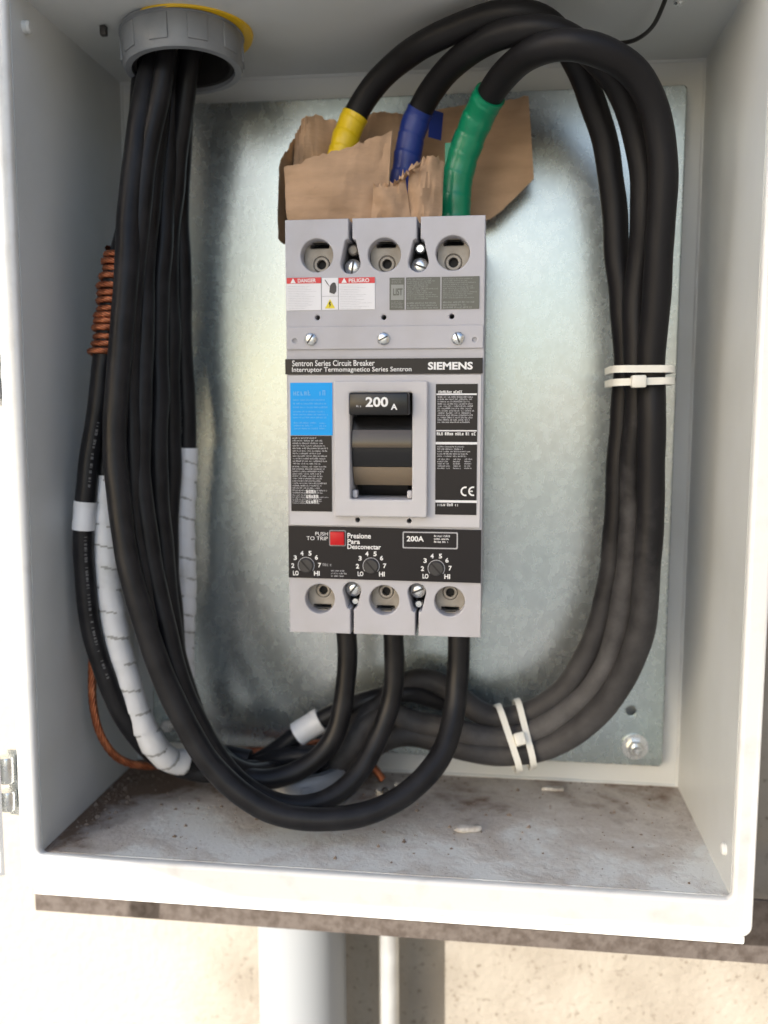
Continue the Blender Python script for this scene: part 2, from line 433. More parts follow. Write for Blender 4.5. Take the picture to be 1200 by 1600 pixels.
ench(box('drip_lip', (-W-.0095,-D+.0035,-.2815), (W+.0095,-D+.011,ZR+.004), 'rim', enc, .0012))
M['skirt'] = mat('rusty_weathered_strip', (.105,.088,.078), .9, col2=(.062,.048,.040), nscale=160, lo=.4, hi=.66, bump=.3, bscale=260)
zs = (-0.0034, -0.0850, -0.3325)[2]
rl = box('mounting_rail', (-.2475,-.085,zs), (.30,-.082,-.2900), 'skirt', None, .0006)
rl.rotation_euler.y = ROLL
tag(rl, 'rusty flat steel rail running along just under the bottom lip of the box', 'rail')
# seam bead round the back of the inside
def bead(a, b):
    return ench(tube('weld_seam', [Vector(a), (Vector(a)+Vector(b))/2, Vector(b)], .0012, 'paint', enc, 8))
bead((-W,-.0004,H-.0004), (W,-.0004,H-.0004)); bead((W-.0004,-.0004,-H), (W-.0004,-.0004,H)); bead((-W+.0004,-.0004,-H), (-W+.0004,-.0004,H)); bead((-W,-.0004,-H+.0004), (W,-.0004,-H+.0004))
# door stop buttons on the side walls
ench(lathe('stud', [(.0035,0),(.0035,.004),(.0025,.005)], 'rim', enc, (0.2063, -0.1380, -0.2318), (-1,0,0), 16))
ench(lathe('stud', [(.0035,0),(.0035,.003),(.0025,.004)], 'paint', enc, (-W,-.138,.236), (1,0,0), 16))
# hinge and the door folded back on the left
hx, hy = -W-.0185, -D-.002
for zc, hh in ((-.199,.016),(-.2185,.012),(.05,.016),(.03,.012),(.2,.016),(.22,.012)):
    hg = ench(lathe('hinge', [(.0045,-hh/2),(.005,-hh/2+.001),(.005,hh/2-.001),(.0045,hh/2)], 'zinc', enc, (hx,hy,zc), (0,0,1), 20))
ench(box('hinge_leaf', (hx-.001,hy+.003,-.229), (-W-.0122,hy+.005,-.188), 'zinc', enc))
ench(box('hinge_leaf', (hx-.001,hy+.003,.02), (-W-.0122,hy+.005,.062), 'zinc', enc))
door = empty('d', (hx,hy,H)); door.name = 'door'; door.parent = enc
bpy.data.objects.remove(door)
bm = box_bm((.006,-.0015,-.262), (.425,.0005,.27))
for lo, hi in (((.006,.0005,-.262),(.0085,.006,.27)), ((.4225,.0005,-.262),(.425,.006,.27)), ((.0085,.0005,-.262),(.4225,.006,-.2595)), ((.0085,.0005,.2675),(.4225,.006,.27))):
    box_bm(lo, hi, 0, 2, bm)
dr = from_bm('door', bm, 'rim', enc); dr.location = (hx,hy,H); dr.rotation_euler = (0,0,math.radians(-131))

# ---------------------------------------------------------------- mounting plate
mp_ = empty('mounting_plate', (-.236*math.sin(ROLL),-.012,-.236*math.cos(ROLL)), (0,ROLL,0)); tag(mp_, 'large galvanised steel plate screwed to the back of the box', 'metal plate')
PX0, PX1, PZ0, PZ1 = -.186, (0.1900, -0.0120, -0.1891)[0], (0.1681, -0.0120, -0.2332)[2], (0.0348, -0.0120, 0.2320)[2]
hole = (0.1672, -0.0120, -0.1931)
pl = plate('plate', [rrect(PX0, PZ0, PX1, PZ1, .003), circ(hole[0], hole[2], .0034, 20)], -.0125, -.0095, 'galv', mp_, .0008)
pl.location = (0,.012,.236)
bo = (0.1707, -0.0130, -0.2190)
def mloc(o): o.location = (0,.012,.236); return o
mloc(lathe('washer', [(.0032,0),(.0092,0),(.0092,.0014),(.0032,.0014)], 'zinc', mp_, (bo[0],-.0127,bo[2]), (0,-1,0), 28))
mloc(lathe('bolt', [(.0058,0),(.0058,.0035),(.0048,.0045)], 'zinc', mp_, (bo[0],-.0142,bo[2]), (0,-1,0), 6, False))
mloc(lathe('stud', [(.003,0),(.003,.004),(.0022,.005)], 'zinc', mp_, (bo[0],-.0187,bo[2]), (0,-1,0), 16))
for k in range(4):
    xx = (PX0+.012) if k % 2 else bo[0]; zz = PZ1-.012 if k < 2 else bo[2]
    if k == 2: continue
    mloc(lathe('bolt', [(.0058,0),(.0058,.0035),(.0048,.0045)], 'zinc', mp_, (xx,-.0127,zz), (0,-1,0), 6, False))

# ================================================================ CIRCUIT BREAKER
br = empty('circuit_breaker', (.0044,-.132,.0061), (0,math.radians(.35),0))
tag(br, 'grey three pole circuit breaker with black handle and coloured labels, upright at the middle', 'circuit breaker')
def slot_top(xc, w0, zt, z1, r1, z2, r2):
    """key-shaped notch open at the top: neck half width w0, small circle r1 at z1, big one r2 at z2 (going down)"""
    P = [(xc-w0, zt), (xc-w0, z1+r1*.8)]
    for k in range(9):
        a = math.radians(140+k*(60)/8); 
        P.append((xc+r1*math.cos(a), z1+r1*math.sin(a))) if k < 5 else None
    for k in range(15):
        a = math.radians(175+k*190/14); P.append((xc+r2*math.cos(a), z2+r2*math.sin(a)))
    for k in range(5):
        a = math.radians(0+k*40/4); P.append((xc+r1*math.cos(a), z1+r1*math.sin(a)))
    P += [(xc+w0, z1+r1*.8), (xc+w0, zt)]
    return P
HW, HH = .0572, .1205
s1 = slot_top((-0.0192, 0.1271)[0], .0011, HH, (-0.0623, 0.1065)[1], .0034, (-0.0626, 0.0954)[1], .0057)
s2 = slot_top((0.0198, 0.1264)[0], .0011, HH, (-0.0624, 0.1058)[1], .0034, (-0.0626, 0.0957)[1], .0057)
def flipz(P): return [(x,-z) for x, z in P]
b1 = flipz(slot_top((-0.0191, -0.0947)[0], .0010, HH, -(-0.0192, -0.1030)[1], .0032, -(-0.0191, -0.0945)[1], .0054))
b2 = flipz(slot_top((0.0196, -0.0949)[0], .0010, HH, -(0.0196, -0.1038)[1], .0032, -(0.0196, -0.0945)[1], .0054))
outline = [(-HW,-HH), (-HW,HH)] + s1 + s2 + [(HW,HH), (HW,-HH)] + b2[::-1] + b1[::-1]
# clockwise outline; neat order: up the left side, across the top, down the right side, back along the bottom
TH_ = [((-0.0387, 0.1003), .0094), ((0.0003, 0.0999), .0094), ((0.0391, 0.1001), .0096)]
BH_ = [((-0.0384, -0.0997), .0089), ((0.0002, -0.0995), .0089), ((0.0388, -0.0993), .0089)]
small = [(-0.0386, 0.0653), (0.0000, 0.0650), (0.0388, 0.0650), (-0.0154, -0.0518), (0.0150, -0.0520)]
win = (-0.0188, -0.0391, 0.0171, 0.0221)
holes = [circ(c[0], c[1], r) for c, r in TH_+BH_] + [circ(c[0], c[1], .0014, 14) for c in small]
plate('case', [outline]+holes+[rrect(*win, .0008, 2)], 0, .026, 'case', br, .0007)
box('case_back', (-HW+.0006,.0262,-HH+.001), (HW-.0006,.1195,HH-.001), 'case', br, .001)
# recess linings: dark chambers behind each lug hole with a lug and its set screw in them
for i, (c, r) in enumerate(TH_+BH_):
    top = i < 3; sg = -1 if top else 1
    lg = plate('lug', [rrect(c[0]-r*.98, c[1]-r*.98, c[0]+r*.98, c[1]+r*.98, .001, 2), circ(c[0]+.0012*(1 if top else .5)*(1-i%3*.5), c[1]+sg*r*.42, r*.5, 24), rrect(c[0]-r*.6, c[1]-sg*r*.75-.0016, c[0]+r*.6, c[1]-sg*r*.75+.0016, .0006, 2)], .0085, .0135, 'lug', br, .0006)
    cx = c[0]+.0012*(1 if top else .5)*(1-i%3*.5); cz = c[1]+sg*r*.42
    lathe('lug_screw', [(r*.30,.0),(r*.49,.0),(r*.49,.003),(r*.43,.0036),(r*.30,.0036),(r*.27,.001)], 'lug', lg, (cx,.0115,cz), (0,-1,0), 24, 35, True)
    lathe('screw_socket', [(r*.30,0),(r*.30,.001)], 'dark', lg, (cx,.0128,cz), (0,-1,0), 6, False)
box('recess', (-HW+.002,.0200,-HH+.002), (HW-.002,.0258,HH-.002), 'dark', br)
# screws seen in the notches
def screw(c, r, y, m='zinc', parent=br, slot=.6):
    s = lathe('screw', [(r,0),(r,r*.25),(r*.8,r*.5),(r*.4,r*.62)], m, parent, (c[0],y,c[1]), (0,-1,0), 22)
    a = slot; dx, dz = math.cos(a)*r*.8, math.sin(a)*r*.8; nx, nz = -math.sin(a)*r*.12, math.cos(a)*r*.12; yy = y-r*.66
    obj('screw_slot', [(c[0]-dx-nx,yy,c[1]-dz-nz),(c[0]+dx-nx,yy,c[1]+dz-nz),(c[0]+dx+nx,yy,c[1]+dz+nz),(c[0]-dx+nx,yy,c[1]-dz+nz)], [(0,1,2,3)], 'dial', s)
    return s
screw((-0.0191, 0.0944), .0049, .010, slot=1.4); screw((0.0198, 0.0943), .0049, .010, slot=-.35)
screw((-0.0191, -0.0945), .0046, .008, slot=.9); screw((0.0196, -0.0945), .0046, .008, slot=.4)
for c, rr in (((-0.0190, 0.1045), .0031), ((0.0199, 0.1045), .0029), ((-0.0185, -0.1025), .0024), ((0.0199, -0.1032), .0026)):
    lathe('clamp_stud', [(rr,0),(rr,.004),(rr*.7,.0052)], 'lug' if c[1] > .09 and c[0] < 0 else 'zinc', br, (c[0],.014,c[1]), (0,-1,0), 16)
# proud cover strip with three screws, step line below it
cs = (-0.0582, 0.0470, 0.0581, 0.0600)
plate('cover_strip', [rrect(-HW+.0004, cs[1], HW-.0004, cs[3], .0006, 2), circ(*(-0.0519, 0.0521), .0013, 14), circ(*(0.0519, 0.0517), .0013, 14)], -.0013, -.0002, 'case', br, .0005)
for c in ((-0.0423, 0.0529), (0.0000, 0.0528), (0.0424, 0.0526)): screw(c, .0036, -.0015, slot=random.uniform(0,3))
md = (-0.0590, -0.0530, 0.0575, 0.0324)
plate('centre_panel', [[(-HW+.0012, md[1]-.0025), (HW-.0012, md[1]-.0025), (HW-.0012, md[3]), (-HW+.0012, md[3])], rrect(*win, .0008, 2), circ(*(-0.0154, -0.0518), .0014, 14), circ(*(0.0150, -0.0520), .0014, 14)], -.0011, -.0002, 'case_light', br, .0004)
# bezel and handle
bz = (-0.0282, -0.0493, 0.0258, 0.0287)
plate('bezel', [rrect(*bz, .0012, 3), rrect(*win, .0008, 2)], -.0070, -.0008, 'case_light', br, .0009)
hw0, hz0, hw1, hz1 = win
hd = empty('t'); bpy.data.objects.remove(hd)
hr = (-0.0181, 0.0093, 0.0159, 0.0220)
h1 = box('handle', (hr[0],-.0150,hr[1]), (hr[2],-.001,hr[3]), 'handle', br, .0012, 3)
text('print', '200', (-0.0085, 0.0139, 0.0043, 0.0195)[0], (-0.0085, 0.0139, 0.0043, 0.0195)[1], (-0.0085, 0.0139, 0.0043, 0.0195)[2], (-0.0085, 0.0139, 0.0043, 0.0195)[3], -.01515, 'white_print', h1, .03)
text('print', 'A', (0.0058, 0.0123, 0.0095, 0.0157)[0], (0.0058, 0.0123, 0.0095, 0.0157)[1], (0.0058, 0.0123, 0.0095, 0.0157)[2], (0.0058, 0.0123, 0.0095, 0.0157)[3], -.01515, 'white_print', h1, .03)
lines('print', (-0.0138, 0.0135, -0.0099, 0.0153), 1, -.01515, 'grey_print', h1, seed=4)
# curved drum the handle rides on: a stack of bands round a horizontal axis
zc = (hz0+hz1)/2
def drum_band(za, zb, m, y_in, inset=0., name='handle_drum'):
    V = []; F = []; n = 8; R = .034
    for i in range(n+1):
        z = zb+(za-zb)*i/n; y = y_in+R-math.sqrt(max(R*R-(z-zc)**2, 1e-6)); V += [(hw0+.0006+inset,y,z),(hw1-.0006-inset,y,z),(hw0+.0006+inset,y+.004,z),(hw1-.0006-inset,y+.004,z)]
    for i in range(n):
        a = 4*i; F += [(a,a+1,a+5,a+4),(a+2,a+6,a+7,a+3),(a,a+4,a+6,a+2),(a+1,a+3,a+7,a+5)]
    F += [(0,2,3,1),(4*n,4*n+1,4*n+3,4*n+2)]
    return obj(name, V, F, m, br, 40)
zz = lambda y: (-0.0104, 0.0347)[1]+(y-0)*((-0.0111, -0.0541)[1]-(-0.0104, 0.0347)[1])/847
drum_band(zz(250), zz(322), 'handle', -.0015)
drum_band(zz(323), zz(420), 'window', -.0030)
drum_band(zz(421), zz(528), 'handle', -.0020)
drum_band(zz(529), zz(634), 'drum', -.0025)
drum_band(zz(635), zz(704), 'dark', .0010, .0035)
for sx in (0, 1):
    x = hw0+.0004 if sx == 0 else hw1-.0034
    box('corner_block', (x,-.0015,hz0+.0002), (x+.003,.004,hz0+.0048), 'case_light', br, .0008)

# ---- labels
def label(rect, m, y=-.0004, nm='label'): return box(nm, (rect[0],y,rect[1]), (rect[2],y+.00035,rect[3]), m, br)
def tri(c, s, y, m, parent, nm='print'): return obj(nm, [(c[0]-s,y,c[1]-s*.85),(c[0]+s,y,c[1]-s*.85),(c[0],y,c[1]+s*.9)], [(0,1,2)], m, parent)
Y0, Y1, Y2 = -.0004, -.00055, -.0007
# red and white danger label
lb = label((-0.0567, 0.0695, -0.0051, 0.0875), 'white_label'); lb['label'] = 'white warning label with red headings'
for x0, x1, word, tx0, tx1 in ((60,252,'DANGER',112,218), (347,547,'PELIGRO',398,512)):
    pass
def heading(rect, word, trect, tc, body, seed):
    obj('print', [(rect[0],Y1,rect[1]),(rect[2],Y1,rect[1]),(rect[2],Y1,rect[3]),(rect[0],Y1,rect[3])], [(0,1,2,3)], 'red', lb)
    text('print', word, *trect, Y2, 'white_print', lb, .02)
    tri(tc, .0016, Y2, 'white_print', lb)
    lines('print', body, 9, Y1, 'grey_print', lb, .30, seed, .5)
heading((-0.0564, 0.0846, -0.0360, 0.0879), 'DANGER', (-0.0498, 0.0851, -0.0392, 0.0873), (-0.0526, 0.0862), (-0.0556, 0.0700, -0.0373, 0.0835), 5)
heading((-0.0260, 0.0842, -0.0051, 0.0875), 'PELIGRO', (-0.0201, 0.0847, -0.0083, 0.0869), (-0.0228, 0.0859), (-0.0252, 0.0698, -0.0064, 0.0832), 6)
rr_ = (-0.0363, 0.0693, -0.0357, 0.0878); lines('print', (rr_[0],rr_[1],rr_[0]+.0004,rr_[3]), 1, Y1, 'dim_print', lb, .98, 1, 0, False)
rr_ = (-0.0264, 0.0693, -0.0259, 0.0877); lines('print', (rr_[0],rr_[1],rr_[0]+.0004,rr_[3]), 1, Y1, 'dim_print', lb, .98, 1, 0, False)
rr_ = (-0.0357, 0.0770, -0.0263, 0.0774); lines('print', rr_, 1, Y1, 'dim_print', lb, .5, 1, 0, False)
tc_ = (-0.0311, 0.0729)
tri(tc_, .0030, Y1, 'yellow_print', lb)
obj('print', [(tc_[0]-.0004,Y2,tc_[1]+.0012),(tc_[0]+.0005,Y2,tc_[1]+.0012),(tc_[0]+.0001,Y2,tc_[1]-.0002),(tc_[0]+.0006,Y2,tc_[1]-.0002),(tc_[0]-.0003,Y2,tc_[1]-.0021),(tc_[0]-.0002,Y2,tc_[1]-.0004),(tc_[0]-.0007,Y2,tc_[1]-.0004)], [(0,6,5,4,3,2,1)], 'dark', lb)
# hand struck by an arc
hc = (-0.0298, 0.0819)
obj('print', [(hc[0]+x*.001,Y2,hc[1]+z*.001) for x, z in ((-1.6,-2.6),(1.2,-3.6),(2.4,-2.0),(2.5,.5),(2.0,2.6),(1.2,3.0),(.6,2.9),(-.2,2.5),(-1.0,1.5),(-1.4,.2))], [tuple(range(10))], 'dial', lb)
obj('print', [(hc[0]+x*.001,Y2,hc[1]+z*.001) for x, z in ((-4.3,4.4),(-3.9,4.6),(-2.2,2.0),(-2.6,1.9),(-.9,.1),(-2.9,2.3),(-2.5,2.5))], [(0,1,6,2,4,3,5)], 'dial', lb)
# olive grey listing label
lb = label((0.0033, 0.0690, 0.0542, 0.0870), 'olive'); lb['label'] = 'olive grey listing label'
obj('print', [(x,Y1,z) for x, z in [((0.0042, 0.0831)), ((0.0114, 0.0830)), ((0.0114, 0.0745)), ((0.0041, 0.0745))]], [(3,2,1,0)], 'olive_print', lb)
text('print', 'LIST', *(0.0054, 0.0770, 0.0108, 0.0810), Y2, 'olive', lb, .03)
lines('print', (0.0046, 0.0836, 0.0113, 0.0865), 2, Y1, 'olive_print', lb, .5, 8)
lines('print', (0.0043, 0.0698, 0.0116, 0.0738), 3, Y1, 'olive_print', lb, .6, 9)
lines('print', (0.0133, 0.0745, 0.0320, 0.0865), 7, Y1, 'olive_print', lb, .62, 10, .4)
lines('print', (0.0133, 0.0693, 0.0320, 0.0733), 2, Y1, 'olive_print', lb, .7, 11, .1)
lines('print', (0.0338, 0.0748, 0.0532, 0.0863), 7, Y1, 'olive_print', lb, .62, 12, .3)
lines('print', (0.0338, 0.0692, 0.0533, 0.0736), 2, Y1, 'olive_print', lb, .7, 13, .3)
for a in ((0.0120, 0.0689, 0.0127, 0.0875), (0.0323, 0.0688, 0.0329, 0.0872)): lines('print', a, 1, Y2, 'case', lb, 1, 1, 0, False)
# black name strip
YP = -.0018
lb = label((-0.0576, 0.0329, 0.0566, 0.0416), 'black_label', -.0015); lb['label'] = 'black name strip with white lettering'
text('print', 'Sentron Series Circuit Breaker', *(-0.0534, 0.0375, -0.0051, 0.0408), YP, 'white_print', lb, .008)
text('print', 'Interruptor Termomagnetico Series Sentron', *(-0.0535, 0.0334, 0.0161, 0.0369), YP, 'white_print', lb, .008)
text('print', 'SIEMENS', *(0.0255, 0.0350, 0.0510, 0.0394), YP, 'white_print', lb, .035)
# blue label
lb = label((-0.0548, -0.0024, -0.0299, 0.0280), 'blue_label', -.0015); lb['label'] = 'bright blue rating label'
lines('print', (-0.0529, 0.0203, -0.0420, 0.0240), 1, YP, 'pale_blue', lb, .8, 14, 0)
lines('print', (-0.0378, 0.0203, -0.0326, 0.0240), 1, YP, 'pale_blue', lb, .8, 15, 0)
lines('print', (-0.0530, 0.0128, -0.0319, 0.0192), 2, YP, 'pale_blue', lb, .45, 16, .3)
lines('print', (-0.0531, 0.0071, -0.0319, 0.0122), 2, YP, 'pale_blue', lb, .5, 17, .2)
lines('print', (-0.0528, 0.0008, -0.0385, 0.0057), 2, YP, 'pale_blue', lb, .6, 18, .2)
lines('print', (-0.0377, 0.0009, -0.0329, 0.0053), 2, YP, 'pale_blue', lb, .6, 19, .2)
# dark rating label below it
lb = label((-0.0549, -0.0471, -0.0305, -0.0027), 'black_label', -.0015); lb['label'] = 'black label dense with small grey print'
lines('print', (-0.0536, -0.0197, -0.0322, -0.0033), 7, YP, 'grey_print', lb, .6, 20, .35)
lines('print', (-0.0539, -0.0368, -0.0317, -0.0200), 8, YP, 'grey_print', lb, .62, 21, .3)
lines('print', (-0.0540, -0.0428, -0.0319, -0.0369), 3, YP, 'grey_print', lb, .6, 22, .3)
lines('print', (-0.0457, -0.0427, -0.0380, -0.0339), 2, YP-.0001, 'white_print', lb, .7, 23, .1)
# right-hand label
lb = label((0.0301, -0.0480, 0.0539, 0.0270), 'black_label', -.0015); lb['label'] = 'tall black label with conformity mark at its foot'
for a in ((0.0304, 0.0207, 0.0535, 0.0216), (0.0305, 0.0001, 0.0537, 0.0008), (0.0302, -0.0074, 0.0540, -0.0060), (0.0302, -0.0409, 0.0543, -0.0395)): lines('print', a, 1, YP, 'white_label', lb, 1, 1, 0, False)
lines('print', (0.0312, 0.0216, 0.0456, 0.0234), 1, YP, 'white_print', lb, .8, 24, 0)
lines('print', (0.0312, 0.0047, 0.0528, 0.0203), 8, YP, 'grey_print', lb, .68, 25, .15)
lines('print', (0.0308, -0.0024, 0.0532, -0.0002), 1, YP, 'white_print', lb, .8, 26, 0)
lines('print', (0.0312, -0.0148, 0.0510, -0.0080), 3, YP, 'grey_print', lb, .6, 27, .3)
for a in ((0.0312, -0.0217, 0.0388, -0.0152), (0.0403, -0.0217, 0.0455, -0.0152), (0.0468, -0.0216, 0.0514, -0.0151)): lines('print', a, 3, YP, 'grey_print', lb, .62, 28, .2)
lines('print', (0.0313, -0.0432, 0.0444, -0.0411), 1, YP, 'white_print', lb, .8, 29, 0)
def arc_print(c, r, w, a0, a1, y, m, parent):
    V = []; F = []; n = 14
    for i in range(n+1):
        a = math.radians(a0+(a1-a0)*i/n); V += [(c[0]+(r-w)*math.cos(a),y,c[1]+(r-w)*math.sin(a)),(c[0]+r*math.cos(a),y,c[1]+r*math.sin(a))]
    for i in range(n): F.append((2*i,2*i+1,2*i+3,2*i+2))
    return obj('print', V, F, m, parent)
c1, c2 = (0.0475, -0.0343), (0.0519, -0.0342)
arc_print(c1, .0028, .0009, 75, 285, YP, 'white_print', lb); arc_print(c2, .0028, .0009, 75, 285, YP, 'white_print', lb)
lines('print', (c2[0]-.0024, c2[1]-.00035, c2[0]-.0002, c2[1]+.00035), 1, YP, 'white_print', lb, 1, 1, 0, False)
# trip panel
p0, p1, p2, p3 = (-0.0569, -0.0559), (0.0569, -0.0567), (0.0569, -0.0878), (-0.0570, -0.0870)
lb = plate('trip_panel', [[p0, p3, p2, p1]], -.0012, -.0002, 'black_label', br, .0002); lb['label'] = 'black trip setting panel with three dials'
YT = -.0014
bt = (-0.0315, -0.0667, -0.0231, -0.0588)
plate('print', [rrect(bt[0]-.0008, bt[1]-.0008, bt[2]+.0008, bt[3]+.0008, .0008, 3), rrect(bt[0]-.0002, bt[1]-.0002, bt[2]+.0002, bt[3]+.0002, .0005, 3)], YT-.0002, YT+.0001, 'dim_print', lb)
pb = box('push_button', (bt[0],-.0034,bt[1]), (bt[2],-.0013,bt[3]), 'red_button', br, .0005)
text('print', 'PUSH', *(-0.0406, -0.0614, -0.0331, -0.0593), YT, 'white_print', lb, .0)
text('print', 'TO TRIP', *(-0.0459, -0.0642, -0.0331, -0.0620), YT, 'white_print', lb, .0)
text('print', 'Presione', *(-0.0214, -0.0628, -0.0075, -0.0596), YT, 'white_print', lb, .02)
text('print', 'Para', *(-0.0214, -0.0661, -0.0140, -0.0632), YT, 'white_print', lb, .02)
text('print', 'Desconectar', *(-0.0215, -0.0691, -0.0015, -0.0662), YT, 'white_print', lb, .02)
fr = (0.0112, -0.0681, 0.0434, -0.0582)
plate('print', [rrect(*fr, .0008, 3), rrect(fr[0]+.0007, fr[1]+.0007, fr[2]-.0007, fr[3]-.0007, .0006, 3)], YT-.0001, YT+.0001, 'grey_print', lb)
text('print', '200A', *(0.0136, -0.0640, 0.0236, -0.0608), YT, 'white_print', lb, .025)
lines('print', (0.0296, -0.0648, 0.0392, -0.0597), 2, YT, 'white_print', lb, .62, 31, .1)
for i, c in enumerate(((-0.0463, -0.0794), (-0.0074, -0.0790), (0.0310, -0.0796))):
    d = lathe('dial', [(.0044,0),(.0044,.0012),(.0038,.0018)], 'dial', br, (c[0],-.0013,c[1]), (0,-1,0), 28)
    a = -.85; dx, dz = math.cos(a)*.0040, math.sin(a)*.0040; nx, nz = .00045*math.sin(a), -.00045*math.cos(a)
    obj('dial_slot', [(c[0]-dx-nx,-.0033,c[1]-dz-nz),(c[0]+dx-nx,-.0033,c[1]+dz-nz),(c[0]+dx+nx,-.0033,c[1]+dz+nz),(c[0]-dx+nx,-.0033,c[1]-dz+nz)], [(0,1,2,3)], 'dark', d)
    arc_print(c, .0051, .0004, -40, 220, YT, 'grey_print', lb)
    for wd, ang in (('LO',219),('2',182),('3',144),('4',108),('5',73),('6',40),('7',2),('HI',-38)):
        a = math.radians(ang); tx, tz = c[0]+.0081*math.cos(a), c[1]+.0076*math.sin(a); hwid = .0017 if len(wd) > 1 else .00095
        text('print', wd, tx-hwid, tz-.0014, tx+hwid, tz+.0014, YT, 'white_print', lb, .03)
lines('print', (-0.0364, -0.0798, -0.0299, -0.0777), 1, YT, 'dim_print', lb, .8, 32, 0)
lines('print', (-0.0313, -0.0862, -0.0209, -0.0814), 2, YT, 'grey_print', lb, .6, 33, .3)

# ================================================================ CARDBOARD
cb = empty('torn_cardboard', (-0.0023, -0.0700, 0.1402)); tag(cb, 'torn brown cardboard stuffed above the breaker round the taped cables', 'cardboard')
cbo = Vector(cb.location)
def flap(bot, top, n=26, m=10, bulge=.0, jag=.0, seed=1, th=.0028, ridge=.0010, lab=None):
    rnd = random.Random(seed)
    Bp = spline(bot, .004); Tp = spline(top, .004)
    def samp(P, u): x = u*(len(P)-1); i = min(int(x), len(P)-2); return P[i].lerp(P[i+1], x-i)
    V = []; F = []; js = [rnd.uniform(-1,1) for _ in range(n+1)]
    for j in range(m+1):
        for i in range(n+1):
            u, v = i/n, j/m
            p = samp(Bp, u).lerp(samp(Tp, u), v)
            p = p+Vector((0,-1,0))*(bulge*math.sin(PI*v)*math.sin(PI*min(max(u,.05),.95))+ridge*math.sin(u*9+v*7+seed)+ridge*1.3*abs(math.sin(u*6.5-v*3+seed*2))+ridge*.8*rnd.uniform(-1,1))
            if j == m: p = p+Vector((rnd.uniform(-.3,.3)*jag, rnd.uniform(-1,1)*jag*.7, js[i]*jag))
            V.append(p-cbo)
    for j in range(m):
        for i in range(n): a = j*(n+1)+i; F.append((a,a+1,a+n+2,a+n+1))
    k = len(V); V += [v+Vector((0,th,0)) for v in V]
    F += [tuple(x+k for x in reversed(f)) for f in F]
    ring = list(range(n+1))+[j*(n+1)+n for j in range(1,m+1)]+[m*(n+1)+i for i in range(n-1,-1,-1)]+[j*(n+1) for j in range(m-1,0,-1)]
    e0 = len(F)
    for a, b in zip(ring, ring[1:]+ring[:1]): F.append((b, a, a+k, b+k))
    o = obj('flap', V, F, 'cardboard', cb, 40)
    o.data.materials.append(M['torn'])
    for p in o.data.polygons[e0:]: p.material_index = 1
    return o
# back sheet, standing behind the cables on the right
flap([(0.0105, -0.0340, 0.1443), (0.0361, -0.0340, 0.1435), (0.0636, -0.0360, 0.1423), (0.0761, -0.0380, 0.1525), (0.0920, -0.0400, 0.1672)], [(0.0069, -0.0300, 0.2135), (0.0316, -0.0300, 0.2165), (0.0527, -0.0310, 0.2181), (0.0714, -0.0330, 0.2190), (0.0882, -0.0360, 0.2200)], jag=.0006, seed=2)
flap([(-0.0260, -0.0360, 0.1471), (-0.0067, -0.0340, 0.1469), (0.0148, -0.0340, 0.1463)], [(-0.0238, -0.0320, 0.2151), (-0.0045, -0.0310, 0.2154), (0.0147, -0.0310, 0.2121)], jag=.0008, seed=3)
# curled piece on the left behind the yellow tape
flap([(-0.0643, -0.0600, 0.1475), (-0.0503, -0.0560, 0.1458), (-0.0302, -0.0500, 0.1464)], [(-0.0597, -0.0640, 0.1950), (-0.0524, -0.0580, 0.2083), (-0.0329, -0.0500, 0.2035)], bulge=.006, jag=.0012, seed=4)
# dark side of the folded left end
flap([(-0.0676, -0.0850, 0.1259), (-0.0687, -0.0700, 0.1255), (-0.0708, -0.0500, 0.1291)], [(-0.0643, -0.0920, 0.1666), (-0.0630, -0.0760, 0.1812), (-0.0597, -0.0600, 0.1945)], n=12, jag=.001, seed=5)
# long front flap with its torn top edge
flap([(-0.0579, -0.0980, 0.1316), (-0.0299, -0.1000, 0.1304), (-0.0105, -0.0990, 0.1300), (0.0025, -0.0970, 0.1300)], [(-0.0593, -0.1000, 0.1636), (-0.0374, -0.0990, 0.1709), (-0.0144, -0.0960, 0.1771), (0.0052, -0.0880, 0.1860)], bulge=.006, jag=.0012, seed=6)
flap([(-0.0062, -0.1020, 0.1300), (0.0057, -0.1050, 0.1290), (0.0178, -0.1030, 0.1291)], [(-0.0042, -0.1040, 0.1528), (0.0052, -0.1060, 0.1509), (0.0138, -0.1000, 0.1594)], n=14, m=8, bulge=.003, jag=.0028, seed=7)
flap([(0.0144, -0.1000, 0.1298), (0.0254, -0.1030, 0.1288), (0.0357, -0.0980, 0.1306)], [(0.0168, -0.1000, 0.1615), (0.0273, -0.0980, 0.1690), (0.0368, -0.0900, 0.1685)], n=16, m=8, bulge=.004, jag=.0016, seed=8)
flap([(0.0060, -0.1000, 0.1479), (0.0147, -0.1020, 0.1563)], [(0.0084, -0.1070, 0.1520), (0.0249, -0.1060, 0.1626)], n=14, m=5, bulge=.002, jag=.0022, seed=9)

# ================================================================ CABLES
G1 = 'phase cables looped over the breaker'
R1 = .0083; R1A = .0078
